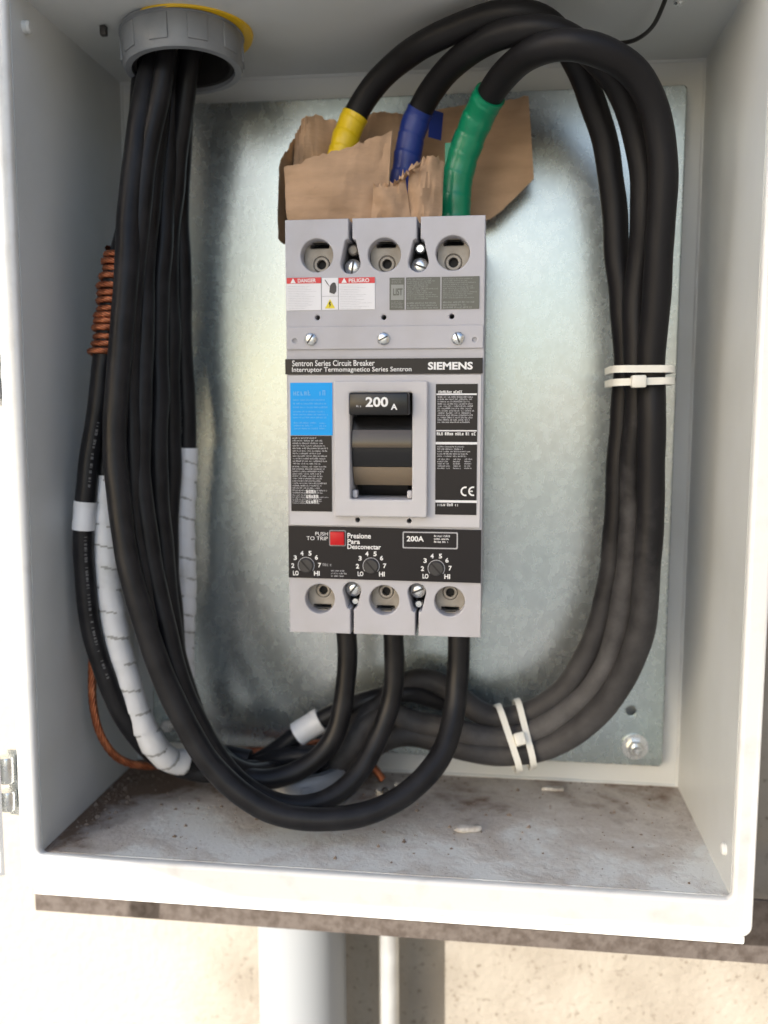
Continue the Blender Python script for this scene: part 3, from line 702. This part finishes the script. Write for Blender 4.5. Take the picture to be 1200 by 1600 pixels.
# top loop: deepest first
c, P = cable([(-0.0359, -0.0660, 0.1393), (-0.0339, -0.0660, 0.1631), (-0.0286, -0.0640, 0.1870), (-0.0222, -0.0620, 0.2049), (-0.0105, -0.0660, 0.2186), (0.0079, -0.0780, 0.2299), (0.0319, -0.0980, 0.2347), (0.0564, -0.1100, 0.2385), (0.0808, -0.1150, 0.2385), (0.1009, -0.1050, 0.2335), (0.1170, -0.0880, 0.2161), (0.1289, -0.0780, 0.1896), (0.1375, -0.0720, 0.1536), (0.1423, -0.0700, 0.1161), (0.1462, -0.0700, 0.0785), (0.1483, -0.0710, 0.0483),
   (0.1474, -0.0710, 0.0179), (0.1458, -0.0700, -0.0303), (0.1420, -0.0680, -0.0881), (0.1347, -0.0640, -0.1270), (0.1205, -0.0580, -0.1600), (0.1001, -0.0520, -0.1814), (0.0767, -0.0460, -0.1919), (0.0583, -0.0420, -0.1893), (0.0421, -0.0360, -0.1780), (0.0222, -0.0340, -0.1691), (0.0031, -0.0380, -0.1731), (-0.0118, -0.0460, -0.1849), (-0.0245, -0.0520, -0.1971), (-0.0431, -0.0500, -0.2147), (-0.0616, -0.0460, -0.2357), (-0.0666, -0.0420, -0.2647)],
   R1A, 'dusty', 'black cable looping from yellow tape behind the others, innermost of the right hand run', G1)
sleeve('tape_band', P, (-0.0339, -0.0660, 0.1631), (-0.0209, -0.0620, 0.2065), R1A+.0006, 'yellow_tape', c, .0105, seed=11, bump=.8)
c, P = cable([(0.0045, -0.0660, 0.1381), (0.0083, -0.0660, 0.1596), (0.0137, -0.0660, 0.1847), (0.0215, -0.0680, 0.2050), (0.0356, -0.0840, 0.2186), (0.0546, -0.1060, 0.2251), (0.0762, -0.1210, 0.2269), (0.0978, -0.1240, 0.2252), (0.1182, -0.1140, 0.2178), (0.1365, -0.1020, 0.2014), (0.1481, -0.0940, 0.1804), (0.1537, -0.0900, 0.1549), (0.1544, -0.0870, 0.1273), (0.1531, -0.0830, 0.0982), (0.1526, -0.0830, 0.0549), (0.1534, -0.0830, 0.0372),
   (0.1538, -0.0830, 0.0178), (0.1530, -0.0800, -0.0295), (0.1511, -0.0800, -0.0859), (0.1468, -0.0770, -0.1215), (0.1350, -0.0700, -0.1573), (0.1143, -0.0620, -0.1834), (0.0895, -0.0560, -0.1991), (0.0637, -0.0500, -0.2045), (0.0373, -0.0460, -0.2006), (0.0141, -0.0460, -0.1969), (-0.0044, -0.0480, -0.1895), (-0.0188, -0.0540, -0.1962), (-0.0308, -0.0560, -0.2152), (-0.0503, -0.0500, -0.2383), (-0.0560, -0.0460, -0.2638)],
   R1A, 'very_dusty', 'dust covered black cable looping over from blue tape, middle of the right hand run', G1)
sleeve('tape_band', P, (0.0062, -0.0660, 0.1518), (0.0215, -0.0680, 0.2058), R1A+.0006, 'blue_tape', c, .012, seed=12, bump=.8)
q = (0.0294, -0.0660, 0.1968)
obj('tape_tail', [(q[0]-.004+a,q[1]-.001+b+e,q[2]+h) for e in (0,.0005) for a, b, h in ((0,0,-.0085),(.0075,.009,-.0085),(.009,.010,.0085),(.001,0,.0085))], [(0,1,2,3),(7,6,5,4),(0,4,5,1),(1,5,6,2),(2,6,7,3),(3,7,4,0)], 'blue_tape', c)
c, P = cable([(0.0429, -0.0700, 0.1341), (0.0437, -0.0710, 0.1533), (0.0468, -0.0720, 0.1721), (0.0540, -0.0780, 0.1910), (0.0641, -0.0920, 0.2046), (0.0772, -0.1100, 0.2127), (0.0918, -0.1280, 0.2139), (0.1068, -0.1360, 0.2128), (0.1239, -0.1340, 0.2093), (0.1403, -0.1260, 0.2022), (0.1527, -0.1180, 0.1884), (0.1598, -0.1120, 0.1694), (0.1624, -0.1080, 0.1477), (0.1623, -0.1040, 0.1237), (0.1612, -0.1000, 0.0955), (0.1610, -0.0940, 0.0540), (0.1614, -0.0920, 0.0367),
   (0.1612, -0.0940, 0.0177), (0.1615, -0.0940, -0.0284), (0.1614, -0.0940, -0.0832), (0.1575, -0.0900, -0.1221), (0.1469, -0.0820, -0.1563), (0.1280, -0.0720, -0.1855), (0.1054, -0.0620, -0.2048), (0.0768, -0.0540, -0.2143), (0.0528, -0.0480, -0.2148), (0.0319, -0.0450, -0.2103), (0.0105, -0.0450, -0.2056), (-0.0069, -0.0500, -0.2086), (-0.0238, -0.0520, -0.2201), (-0.0423, -0.0460, -0.2381), (-0.0489, -0.0420, -0.2638)],
   R1, 'dusty', 'thick black cable looping in front from green tape, outermost of the right hand run', G1)
sleeve('tape_band', P, (0.0429, -0.0700, 0.1361), (0.0649, -0.0930, 0.2053), R1+.0012, 'green_tape', c, .013, seed=13, bump=.8)
q = (0.0394, -0.0740, 0.1719)
box('tape_tail', (q[0]-.003,q[1]-.001,q[2]-.022), (q[0]+.006,q[1]-.0004,q[2]+.010), 'green_tape', c)

# load side: three cables from the bottom of the breaker round to the left and up into the top hub
G2 = 'cables from the breaker foot up to the top hub'
R2 = .0068
cable([(0.0451, -0.0680, -0.1260), (0.0452, -0.0700, -0.1535), (0.0439, -0.0760, -0.1777), (0.0355, -0.0900, -0.2023), (0.0162, -0.1060, -0.2208), (-0.0088, -0.1180, -0.2315), (-0.0340, -0.1240, -0.2346), (-0.0617, -0.1270, -0.2313), (-0.0857, -0.1280, -0.2191), (-0.1077, -0.1280, -0.1986), (-0.1254, -0.1280, -0.1684), (-0.1394, -0.1280, -0.1301), (-0.1515, -0.1280, -0.0901), (-0.1587, -0.1270, -0.0506), (-0.1617, -0.1250, -0.0114), (-0.1607, -0.1220, 0.0275), (-0.1580, -0.1180, 0.0662), (-0.1551, -0.1130, 0.1127), (-0.1523, -0.1070, 0.1555), (-0.1483, -0.0990, 0.1991), (-0.1426, -0.0900, 0.2396), (-0.1384, -0.0860, 0.2635), (-0.1360, -0.0840, 0.2830)],
   .0074, 'cable', 'black cable in the lowest and frontmost sweep, from right breaker terminal to the hub', G2)
cable([(0.0018, -0.0680, -0.1270), (0.0023, -0.0700, -0.1548), (-0.0012, -0.0740, -0.1821), (-0.0106, -0.0820, -0.2059), (-0.0238, -0.0920, -0.2238), (-0.0424, -0.1020, -0.2330), (-0.0639, -0.1090, -0.2331), (-0.0879, -0.1130, -0.2214), (-0.1071, -0.1130, -0.2002), (-0.1231, -0.1130, -0.1691), (-0.1362, -0.1120, -0.1301), (-0.1456, -0.1110, -0.0850), (-0.1512, -0.1090, -0.0405), (-0.1535, -0.1060, -0.0003), (-0.1526, -0.1020, 0.0437), (-0.1507, -0.0970, 0.0956), (-0.1475, -0.0920, 0.1473), (-0.1430, -0.0860, 0.1990), (-0.1388, -0.0800, 0.2431), (-0.1359, -0.0780, 0.2667), (-0.1344, -0.0770, 0.2860)],
   R2, 'cable', 'black cable from the middle breaker terminal, second sweep behind the frontmost one', G2)
cable([(-0.0301, -0.0680, -0.1278), (-0.0288, -0.0700, -0.1535), (-0.0320, -0.0730, -0.1813), (-0.0414, -0.0780, -0.2055), (-0.0593, -0.0850, -0.2191), (-0.0807, -0.0920, -0.2238), (-0.1008, -0.0960, -0.2186), (-0.1178, -0.0970, -0.2002), (-0.1315, -0.0960, -0.1663), (-0.1401, -0.0950, -0.1239), (-0.1455, -0.0930, -0.0798), (-0.1478, -0.0910, -0.0381), (-0.1486, -0.0890, -0.0008), (-0.1479, -0.0850, 0.0526), (-0.1462, -0.0810, 0.1097), (-0.1428, -0.0780, 0.1581), (-0.1389, -0.0740, 0.2064), (-0.1353, -0.0710, 0.2463), (-0.1324, -0.0700, 0.2697), (-0.1310, -0.0700, 0.2889)],
   R2, 'cable', 'black cable from the left breaker terminal, tightest of the three sweeps', G2)
# neutral conductors on the left
G3 = 'left hand cables marked with white tape'
c, PE = cable([(-0.1532, -0.0700, 0.2554), (-0.1544, -0.0820, 0.2046), (-0.1607, -0.0900, 0.1403), (-0.1670, -0.0960, 0.0762), (-0.1760, -0.0980, 0.0199), (-0.1809, -0.1000, -0.0292), (-0.1813, -0.1010, -0.0706), (-0.1784, -0.1020, -0.1083), (-0.1733, -0.1010, -0.1446), (-0.1661, -0.0980, -0.1755), (-0.1570, -0.0920, -0.2023), (-0.1494, -0.0800, -0.2181), (-0.1399, -0.0660, -0.2241), (-0.1233, -0.0600, -0.2220), (-0.1004, -0.0600, -0.2248)],
   .0080, 'cable', 'cable wrapped in white tape curving to a blunt bend at the lower left', G3)
sleeve('white_tape', PE, (-0.1806, -0.1000, -0.0209), (-0.1431, -0.0700, -0.2227), .0084, 'white_tape', c, .0155, seed=5)
cF, PF_ = cable([(-0.1300, -0.0660, 0.2557), (-0.1329, -0.0620, 0.2337), (-0.1396, -0.0560, 0.1836), (-0.1422, -0.0540, 0.1221), (-0.1420, -0.0530, 0.0544), (-0.1423, -0.0530, -0.0020), (-0.1447, -0.0530, -0.0505), (-0.1462, -0.0540, -0.0952), (-0.1472, -0.0550, -0.1405), (-0.1481, -0.0560, -0.1817), (-0.1429, -0.0560, -0.2094), (-0.1224, -0.0560, -0.2273), (-0.0982, -0.0600, -0.2293), (-0.0816, -0.0620, -0.2223), (-0.0634, -0.0620, -0.2179), (-0.0455, -0.0620, -0.2181)],
   .0072, 'cable', 'straight cable with white tape on its lower half, right edge of the left bundle', G3)
sleeve('white_tape', PF_, (-0.1424, -0.0530, -0.0050), (-0.1485, -0.0560, -0.1933), .0078, 'white_tape', cF, .0125, seed=8)
c, PD = cable([(-0.1493, -0.0620, 0.2583), (-0.1518, -0.0780, 0.2057), (-0.1588, -0.0940, 0.1472), (-0.1661, -0.1020, 0.1070), (-0.1742, -0.1060, 0.0596), (-0.1796, -0.1090, 0.0199), (-0.1852, -0.1110, -0.0162), (-0.1900, -0.1120, -0.0486), (-0.1914, -0.1120, -0.0815), (-0.1888, -0.1120, -0.1105), (-0.1836, -0.1110, -0.1400), (-0.1768, -0.1070, -0.1665), (-0.1697, -0.0980, -0.1909), (-0.1590, -0.0820, -0.2142), (-0.1401, -0.0660, -0.2311), (-0.1144, -0.0600, -0.2337), (-0.0923, -0.0560, -0.2246), (-0.0765, -0.0540, -0.2136), (-0.0598, -0.0520, -0.2016), (-0.0386, -0.0480, -0.1898), (-0.0165, -0.0440, -0.1820), (0.0102, -0.0410, -0.1775), (0.0319, -0.0300, -0.1868)],
   .0066, 'cable', 'black cable bowed against the left wall with a white band at mid height', G3)
sleeve('tape_band', PD, (-0.1888, -0.1115, -0.0360), (-0.1903, -0.1120, -0.0564), .0071, 'white_tape', c)
sleeve('tape_band', PD, (-0.0679, -0.0530, -0.2076), (-0.0511, -0.0500, -0.1960), .0088, 'white_tape', c)
# extra dark conductors inside the bundle
cable([(-0.1225, -0.0760, 0.2514), (-0.1274, -0.0740, 0.2215), (-0.1390, -0.0700, 0.1679), (-0.1446, -0.0690, 0.1115), (-0.1456, -0.0690, 0.0535), (-0.1465, -0.0690, -0.0015), (-0.1493, -0.0700, -0.0574), (-0.1489, -0.0720, -0.1097), (-0.1426, -0.0740, -0.1623), (-0.1284, -0.0740, -0.2024), (-0.1067, -0.0700, -0.2257), (-0.0817, -0.0620, -0.2278), (-0.0575, -0.0580, -0.2215), (-0.0567, -0.0520, -0.2377), (-0.0630, -0.0500, -0.2600)],
   .0066, 'cable', 'black cable beside the straight white taped one, plain all the way down', G2)
cable([(-0.1316, -0.0950, 0.2446), (-0.1363, -0.0980, 0.2139), (-0.1475, -0.1040, 0.1523), (-0.1538, -0.1070, 0.0943), (-0.1570, -0.1080, 0.0514), (-0.1575, -0.1100, 0.0038), (-0.1556, -0.1120, -0.0443), (-0.1498, -0.1140, -0.0928), (-0.1404, -0.1140, -0.1380), (-0.1279, -0.1120, -0.1759), (-0.1113, -0.1040, -0.2038), (-0.0942, -0.0900, -0.2208), (-0.0797, -0.0700, -0.2268), (-0.0695, -0.0520, -0.2369), (-0.0685, -0.0460, -0.2620)],
   .0064, 'cable', 'black cable just right of the frontmost sweep, dropping into the floor hub', G2)

# faded printing along two of the jackets
def jacket_print(P, q0, q1, r, owner, look, seed):
    rnd = random.Random(seed); i0, i1 = sorted((nearest(P, q0), nearest(P, q1))); V = []; F = []
    Q = resample(P[i0:i1], .0022)
    for i in range(len(Q)-1):
        if rnd.random() < .22: continue
        t = (Q[i+1]-Q[i]).normalized(); out = Vector(look); out = (out-t*out.dot(t)).normalized(); sd = t.cross(out)
        p = Q[i]+out*(r*1.024+.0001); l = t*.0004; hg = sd*.0009
        for b in range(rnd.randint(1, 3)):
            k = len(V); o_ = t*(b*.0006); f = rnd.uniform(.5, 1); V += [p-hg*f+o_, p-hg*f+l+o_, p+hg+l+o_, p+hg+o_]; F.append((k,k+1,k+2,k+3))
    obj('print', V, F, 'ink', owner)
jacket_print(PD, (-0.1901, -0.1120, -0.0609), (-0.1796, -0.1080, -0.1599), .0066, c, (.6,-.8,0), 4)
jacket_print(PD, (-0.1807, -0.1090, 0.0119), (-0.1885, -0.1110, -0.0344), .0066, c, (.6,-.8,0), 6)
jacket_print(PF_, (-0.1420, -0.0530, 0.0544), (-0.1423, -0.0530, -0.0020), .0072, cF, (-.1,-1,0), 5)
jacket_print(PF_, (-0.1390, -0.0560, 0.2039), (-0.1429, -0.0540, 0.1011), .0072, cF, (-.3,-1,0), 7)

# ---------------------------------------------------------------- bare copper earth wire
cw = empty('copper_wire', (-0.1750, -0.1040, 0.0518)); tag(cw, 'bare stranded copper wire coiled round a left cable and trailing to the floor', 'copper wire')
cwo = Vector(cw.location)
i0, i1 = sorted((nearest(PD, (-0.1645, -0.1000, 0.1170)), nearest(PD, (-0.1754, -0.1060, 0.0509))))
Q = resample(PD[i0:i1+1], .0004); Fq = frames(Q); coil = []
tot = len(Q)
for i, p in enumerate(Q):
    s = i*.0004; a = s/.0046*2*PI+1.1*math.sin(s*150)+.6*math.sin(s*390+2); rr = .0079+.0007*math.sin(s*310)+.0005*math.sin(s*777+1)+.0004*math.sin(s*1460)
    coil.append(p+(Fq[i][0]*math.cos(a)+Fq[i][1]*math.sin(a))*rr)
def strands(path, rw, rs, n, pitch, nm):
    path = resample(path, .0011); Fp = frames(path); V = []; F = []; sg = 6
    for j in range(n):
        q = []
        for i, p in enumerate(path):
            a = i*.0011/pitch*2*PI+2*PI*j/n; q.append(p+(Fp[i][0]*math.cos(a)+Fp[i][1]*math.sin(a))*rs)
        fq = frames(q); k0 = len(V)
        for i, p in enumerate(q):
            for k in range(sg): b = 2*PI*k/sg; V.append(p+(fq[i][0]*math.cos(b)+fq[i][1]*math.sin(b))*rw-cwo)
        for i in range(len(q)-1):
            for k in range(sg): a, b = k0+i*sg+k, k0+i*sg+(k+1)%sg; F.append((a,b,b+sg,a+sg))
    return obj(nm, V, F, 'copper', cw, True)
strands(coil, .0009, .0011, 5, .02, 'coil')
strands(spline([(-0.1788, -0.0960, 0.0463), (-0.1866, -0.0900, -0.0049), (-0.1927, -0.0880, -0.0684), (-0.1956, -0.0900, -0.1155), (-0.1962, -0.0960, -0.1531), (-0.1954, -0.0980, -0.1765), (-0.1917, -0.0960, -0.1969), (-0.1838, -0.0880, -0.2151), (-0.1708, -0.0760, -0.2247), (-0.1503, -0.0500, -0.2308), (-0.1268, -0.0340, -0.2288), (-0.0900, -0.0280, -0.2281), (-0.0479, -0.0240, -0.2221), (-0.0347, -0.0240, -0.2274), (-0.0213, -0.0260, -0.2347), (-0.0096, -0.0300, -0.2470)], .002), .0011, .0017, 6, .03, 'tail')

# ================================================================ HUBS AND CONDUITS
hb = empty('conduit_hub', (-.1265,-.083,H)); tag(hb, 'grey ribbed plastic conduit hub with yellow ring in the top of the box', 'conduit hub')
ax = Vector((-.04,.05,1)).normalized()
lathe('collar', [(.0315,-.0235),(.0355,-.0235),(.0365,-.0215),(.0372,-.004),(.0360,.002),(.0315,.002)], 'hub', hb, (0,0,0), ax, 56, 35, True)
lathe('throat', [(.0285,-.021),(.0314,-.021),(.0314,.03),(.0285,.03)], 'dark', hb, (0,0,0), ax, 40, 35, True)
lathe('yellow_ring', [(.0325,-.0005),(.0388,-.0005),(.0394,.0012),(.0386,.0035),(.0325,.0035)], 'yellow_ring', hb, (.0045,.001,-.0020), ax, 56, 35, True)
for k in range(10):                                      # grip ribs
    a = 2*PI*k/10+.25; q = Vector((0,0,1)).rotation_difference(ax)
    rb = box_bm((.0360,-.0060,-.0195), (.0376,.0060,-.0045), .0007)
    bmesh.ops.transform(rb, matrix=q.to_matrix().to_4x4() @ Matrix.Rotation(a, 4, 'Z'), verts=rb.verts)
    from_bm('grip_rib', rb, 'hub', hb, 35)
lathe('thread', [(.0372,-.0040),(.0382,-.0034),(.0372,-.0028),(.0382,-.0022),(.0372,-.0016),(.0365,-.0016),(.0365,-.0040)], 'hub', hb, (0,0,0), ax, 56, 35, True)

fh = empty('floor_hub', (-.066,-.050,-H)); tag(fh, 'grey plastic conduit hub in the box floor under the cable loops', 'conduit hub')
lathe('collar', [(.0255,-.001),(.034,-.001),(.034,.021),(.0325,.0235),(.0305,.025),(.0255,.025)], 'hub', fh, (0,0,0), (0,0,1), 48, 35, True)
lathe('throat', [(.0225,-.005),(.0254,-.005),(.0254,.022),(.0225,.022)], 'dark', fh, (0,0,0), (0,0,1), 36, 35, True)
for k in range(8):
    a = 2*PI*k/8+.3
    rb = box_bm((.0335,-.003,.000), (.0356,.003,.020), .0006); bmesh.ops.transform(rb, matrix=Matrix.Rotation(a, 4, 'Z'), verts=rb.verts)
    from_bm('grip_rib', rb, 'hub', fh, 35)
fc = empty('floor_connector', (-0.0084, -0.0400, -0.2504)); tag(fc, 'small pale conduit connector standing on the dusty box floor', 'connector')
lathe('collar', [(.0065,-.012),(.0075,-.012),(.0075,-.006),(.0060,-.005),(.0060,.000),(.0050,.001)], 'pebble', fc, (0,0,0), (.1,0,1), 24)
lathe('screw', [(.0026,0),(.0026,.003),(.0018,.004)], 'dial', fc, (.001,-.004,.002), (.3,-1,.3), 14)

pA, pB = (-0.0982, -0.0520, -0.3916), (-0.0355, -0.0520, -0.3869)
pr = (pB[0]-pA[0])/2; pxc = (pA[0]+pB[0])/2
bp = empty('conduit', (pxc,-.052,-1.25)); tag(bp, 'fat grey conduit pipe running down the wall below the box', 'conduit')
lathe('pipe', [(pr,0),(pr,.99)], 'conduit', bp, (0,0,0), (0,0,1), 48)
lathe('locknut', [(pr+.004,.982),(pr+.004,.990)], 'zinc', bp, (0,0,0), (0,0,1), 8, False)
tp = empty('conduit', (-.1275,-.0810,H+.004)); tag(tp, 'grey conduit pipe rising from the hub in the roof of the box', 'conduit')
lathe('pipe', [(.033,.006),(.033,1.2)], 'conduit', tp, (0,0,0), (0,0,1), 40)
lathe('locknut', [(.039,0),(.039,.007)], 'zinc', tp, (0,0,0), (0,0,1), 10, False)
sA, sB = (-0.0144, -0.0300, -0.3997), (0.0008, -0.0300, -0.3985)
sr = (sB[0]-sA[0])/2
sp_ = empty('conduit', ((sA[0]+sB[0])/2,-.030,-1.25)); tag(sp_, 'thin metal conduit pipe beside the fat one below the box', 'conduit')
lathe('pipe', [(sr,0),(sr,.99)], 'conduit_metal', sp_, (0,0,0), (0,0,1), 28)
lathe('locknut', [(sr+.003,.984),(sr+.003,.990)], 'zinc', sp_, (0,0,0), (0,0,1), 8, False)

# ================================================================ CABLE TIES
def tie(label, loc, xdir, axis, hw, hd, r, straps, headx, headoff):
    xd = Vector(xdir).normalized(); ax_ = Vector(axis); ax_ = (ax_-xd*ax_.dot(xd)).normalized(); dd = xd.cross(ax_).normalized()
    if dd.y > 0: dd = -dd                       # towards the viewer
    o = empty('cable_tie', loc); tag(o, label, 'cable tie', 'white nylon cable ties on the cable run')
    for off, tl in straps:
        P = rrect(-hw, -hd, hw, hd, r, 6); V = []; F = []; n = len(P)
        for i, (a, b) in enumerate(P):
            l = math.hypot(a, b); nrm = Vector((a/l, b/l))
            for dr, dz in ((0,-.0021),(.0011,-.0021),(.0011,.0021),(0,.0021)):
                a2, b2 = a+nrm.x*dr, b+nrm.y*dr
                V.append(xd*a2+dd*b2+ax_*(off+dz+tl*a))
        for i in range(n):
            for k in range(4): p, q = i*4+k, i*4+(k+1)%4; p2, q2 = ((i+1)%n)*4+k, ((i+1)%n)*4+(k+1)%4; F.append((p,q,q2,p2))
        obj('strap', V, F, 'nylon', o, 40)
    b = box_bm((-.0042,-.0036,-.0036), (.0042,.0036,.0036), .0010)
    bmesh.ops.transform(b, matrix=Matrix.Translation(xd*headx+dd*(hd+.0020)+ax_*headoff) @ Matrix((xd,dd,ax_)).transposed().to_4x4(), verts=b.verts)
    from_bm('head', b, 'nylon', o, 35)
    return o
tie('white cable tie wound twice round the upright run on the right', (0.1552, -0.0810, 0.0376), (1,0,.02), (0,0,1), .0178, .0235, .0085, ((.0038,-.03),(-.0035,.0)), -.0040, -.0035)
tie('white cable tie wound twice round the run at lower right, slanting', (0.0836, -0.0550, -0.2011), (.30,-.42,-.86), (.93,.2,.25), .0225, .0118, .0085, ((-.0058,.03),(.0058,-.06)), .004, .000)

# ================================================================ SMALL THINGS
th_ = tube('thin_wire', spline([(0.1612, -0.1180, 0.2467), (0.1600, -0.1060, 0.2425), (0.1584, -0.0860, 0.2403), (0.1549, -0.0660, 0.2419), (0.1494, -0.0540, 0.2434), (0.1402, -0.0500, 0.2443)], .002), .0013, 'wire', None, 10)
tag(th_, 'thin black wire hanging from the box roof at the top right', 'wire')
th_ = tube('thin_wire', spline([(-0.1669, -0.1160, 0.2672), (-0.1678, -0.1000, 0.2639), (-0.1682, -0.0880, 0.2606), (-0.1697, -0.0760, 0.2586), (-0.1693, -0.0680, 0.2570)], .002), .0009, 'wire', None, 8)
tag(th_, 'thin dark wire at the top left beside the grey hub', 'wire')
sc_ = lathe('roof_screw', [(.0032,0),(.0032,.003),(.002,.004)], 'zinc', None, (.1705,-.096,H-.0022), (0,0,-1), 16); tag(sc_, 'small dull screw head in the box roof near the thin wire', 'screw')
sc_ = box('clip', (-.1735,-.0985,H-.0045), (-.1695,-.0945,H+.0013), 'dial', None, .0006); tag(sc_, 'small dark clip on the box roof left of the hub', 'clip')

def chip(name, loc, size, rot, label, m='pebble', seed=1):
    rnd = random.Random(seed); b = bmesh.new(); bmesh.ops.create_icosphere(b, subdivisions=2, radius=1)
    for v in b.verts:
        v.co = Vector([math.copysign(abs(q)**.55, q)*size[i]*.8 for i, q in enumerate(v.co)])*(1+rnd.uniform(-.2,.2))
    o = from_bm(name, b, m, None, 60); o.location = Vector(loc)-Vector((0,0,loc[0]*math.sin(ROLL))); o.rotation_euler = rot; tag(o, label, 'debris'); return o
chip('chip', (.0522,-.0925,-H+.0022), (.0105,.0042,.0022), (0,.05,.30), 'long pale chip lying on the dusty floor near the front', 'pebble', 3)
chip('chip', (.1105,-.0205,-H+.0018), (.0095,.0035,.0018), (0,0,-.05), 'flat pale flake on the floor against the back edge', 'pebble', 4)
chip('pebble', (-0.0050, -0.0460, -0.2552), (.0042,.0036,.0034), (0,0,.4), 'pale pebble beside the small floor connector', 'pebble', 5)
chip('pebble', (.0,-.030,-H+.0022), (.0035,.003,.0024), (0,0,1.), 'grey pebble behind the small floor connector', 'pebble', 6)

# loose grit on the floor
rnd = random.Random(11); V = []; F = []
for i in range(900):
    y = -.15+.148*math.sqrt(rnd.random()); x = rnd.uniform(-W+.002, W-.002)
    if rnd.random() < .35: x = -W+.002+abs(rnd.gauss(0,.012))
    s = rnd.uniform(.0004,.0013) if rnd.random() < .93 else rnd.uniform(.0014,.0024)
    k = len(V); z = -H-.0001; a = rnd.uniform(0,6.28)
    for j in range(4): V.append((x+s*math.cos(a+j*1.57)*rnd.uniform(.6,1.2), y+s*math.sin(a+j*1.57)*rnd.uniform(.6,1.2), z))
    V.append((x+s*rnd.uniform(-.3,.3), y+s*rnd.uniform(-.3,.3), z+s*rnd.uniform(.5,1.1)))
    F += [(k,k+1,k+4),(k+1,k+2,k+4),(k+2,k+3,k+4),(k+3,k,k+4)]
M['grit'] = mat('brown_grit', (.13,.09,.062), .95, col2=(.26,.21,.17), nscale=90)
gr = obj('grit', V, F, 'grit'); gr.rotation_euler.y = ROLL; tag(gr, kind='stuff')

# ================================================================ ADDED SHADE CLOTH (unseen behind the camera, invented to keep sun off the opening)
d = Vector((-.82, -1.0, .60))*.65; y0 = -D-.004
def sh(x, z): return (x+d.x, y0+d.y, z+d.z)
clo = [sh(-.2108,-.2470), sh(-.150,-.2525), sh(-.085,-.2700), sh(.2085,-.2715), sh(.2260,.27), sh(.2260,.42), sh(-.2108,.42)]
k = len(clo)
wlo = empty('added_shade_line', (d.x,y0+d.y,-1.25)); tag(wlo, 'added canvas cloth on a rope line, unseen, shading the box opening', 'washing line')
wo = Vector(wlo.location)
obj('cloth', [Vector(p)-wo for p in clo]+[Vector(p)-wo+Vector((0,-.004,0)) for p in clo], [tuple(range(k)), tuple(range(2*k-1,k-1,-1))]+[(i,i+k,(i+1)%k+k,(i+1)%k) for i in range(k)], 'cloth', wlo)
zt = sh(0,.42)[2]-wo.z+.006
tube('rope', [Vector((-2.6,0,zt+.05)), Vector((-1,0,zt)), Vector((1,0,zt)), Vector((3.2,0,zt+.05))], .005, 'rope', wlo, 8)
for x in (-2.6, 3.2): lathe('post', [(.045,0),(.04,zt+.15)], 'wood', wlo, (x,-.02,0), (0,0,1), 16)

# added timber fence, unseen to the right, dims the light reaching the box
fe = empty('added_shade_fence', (1.25,-.1,-1.25)); tag(fe, 'added grey brown board fence, unseen, dimming the box from the right', 'fence')
M['fence_wood'] = mat('weathered_wood', (.17,.155,.14), .85, col2=(.12,.108,.095), nscale=8, stretch=(6,6,1))
b0 = box('board', (0,-.07,0), (.022,.07,2.1), 'fence_wood', fe, .004)
for i in range(1, 18):
    b = b0.copy(); C.objects.link(b); b.location = (0,-.148*i,random.uniform(-.01,.01))
box('rail', (.022,-2.6,.4), (.06,.06,.5), 'fence_wood', fe); box('rail', (.022,-2.6,1.6), (.06,.06,1.7), 'fence_wood', fe)
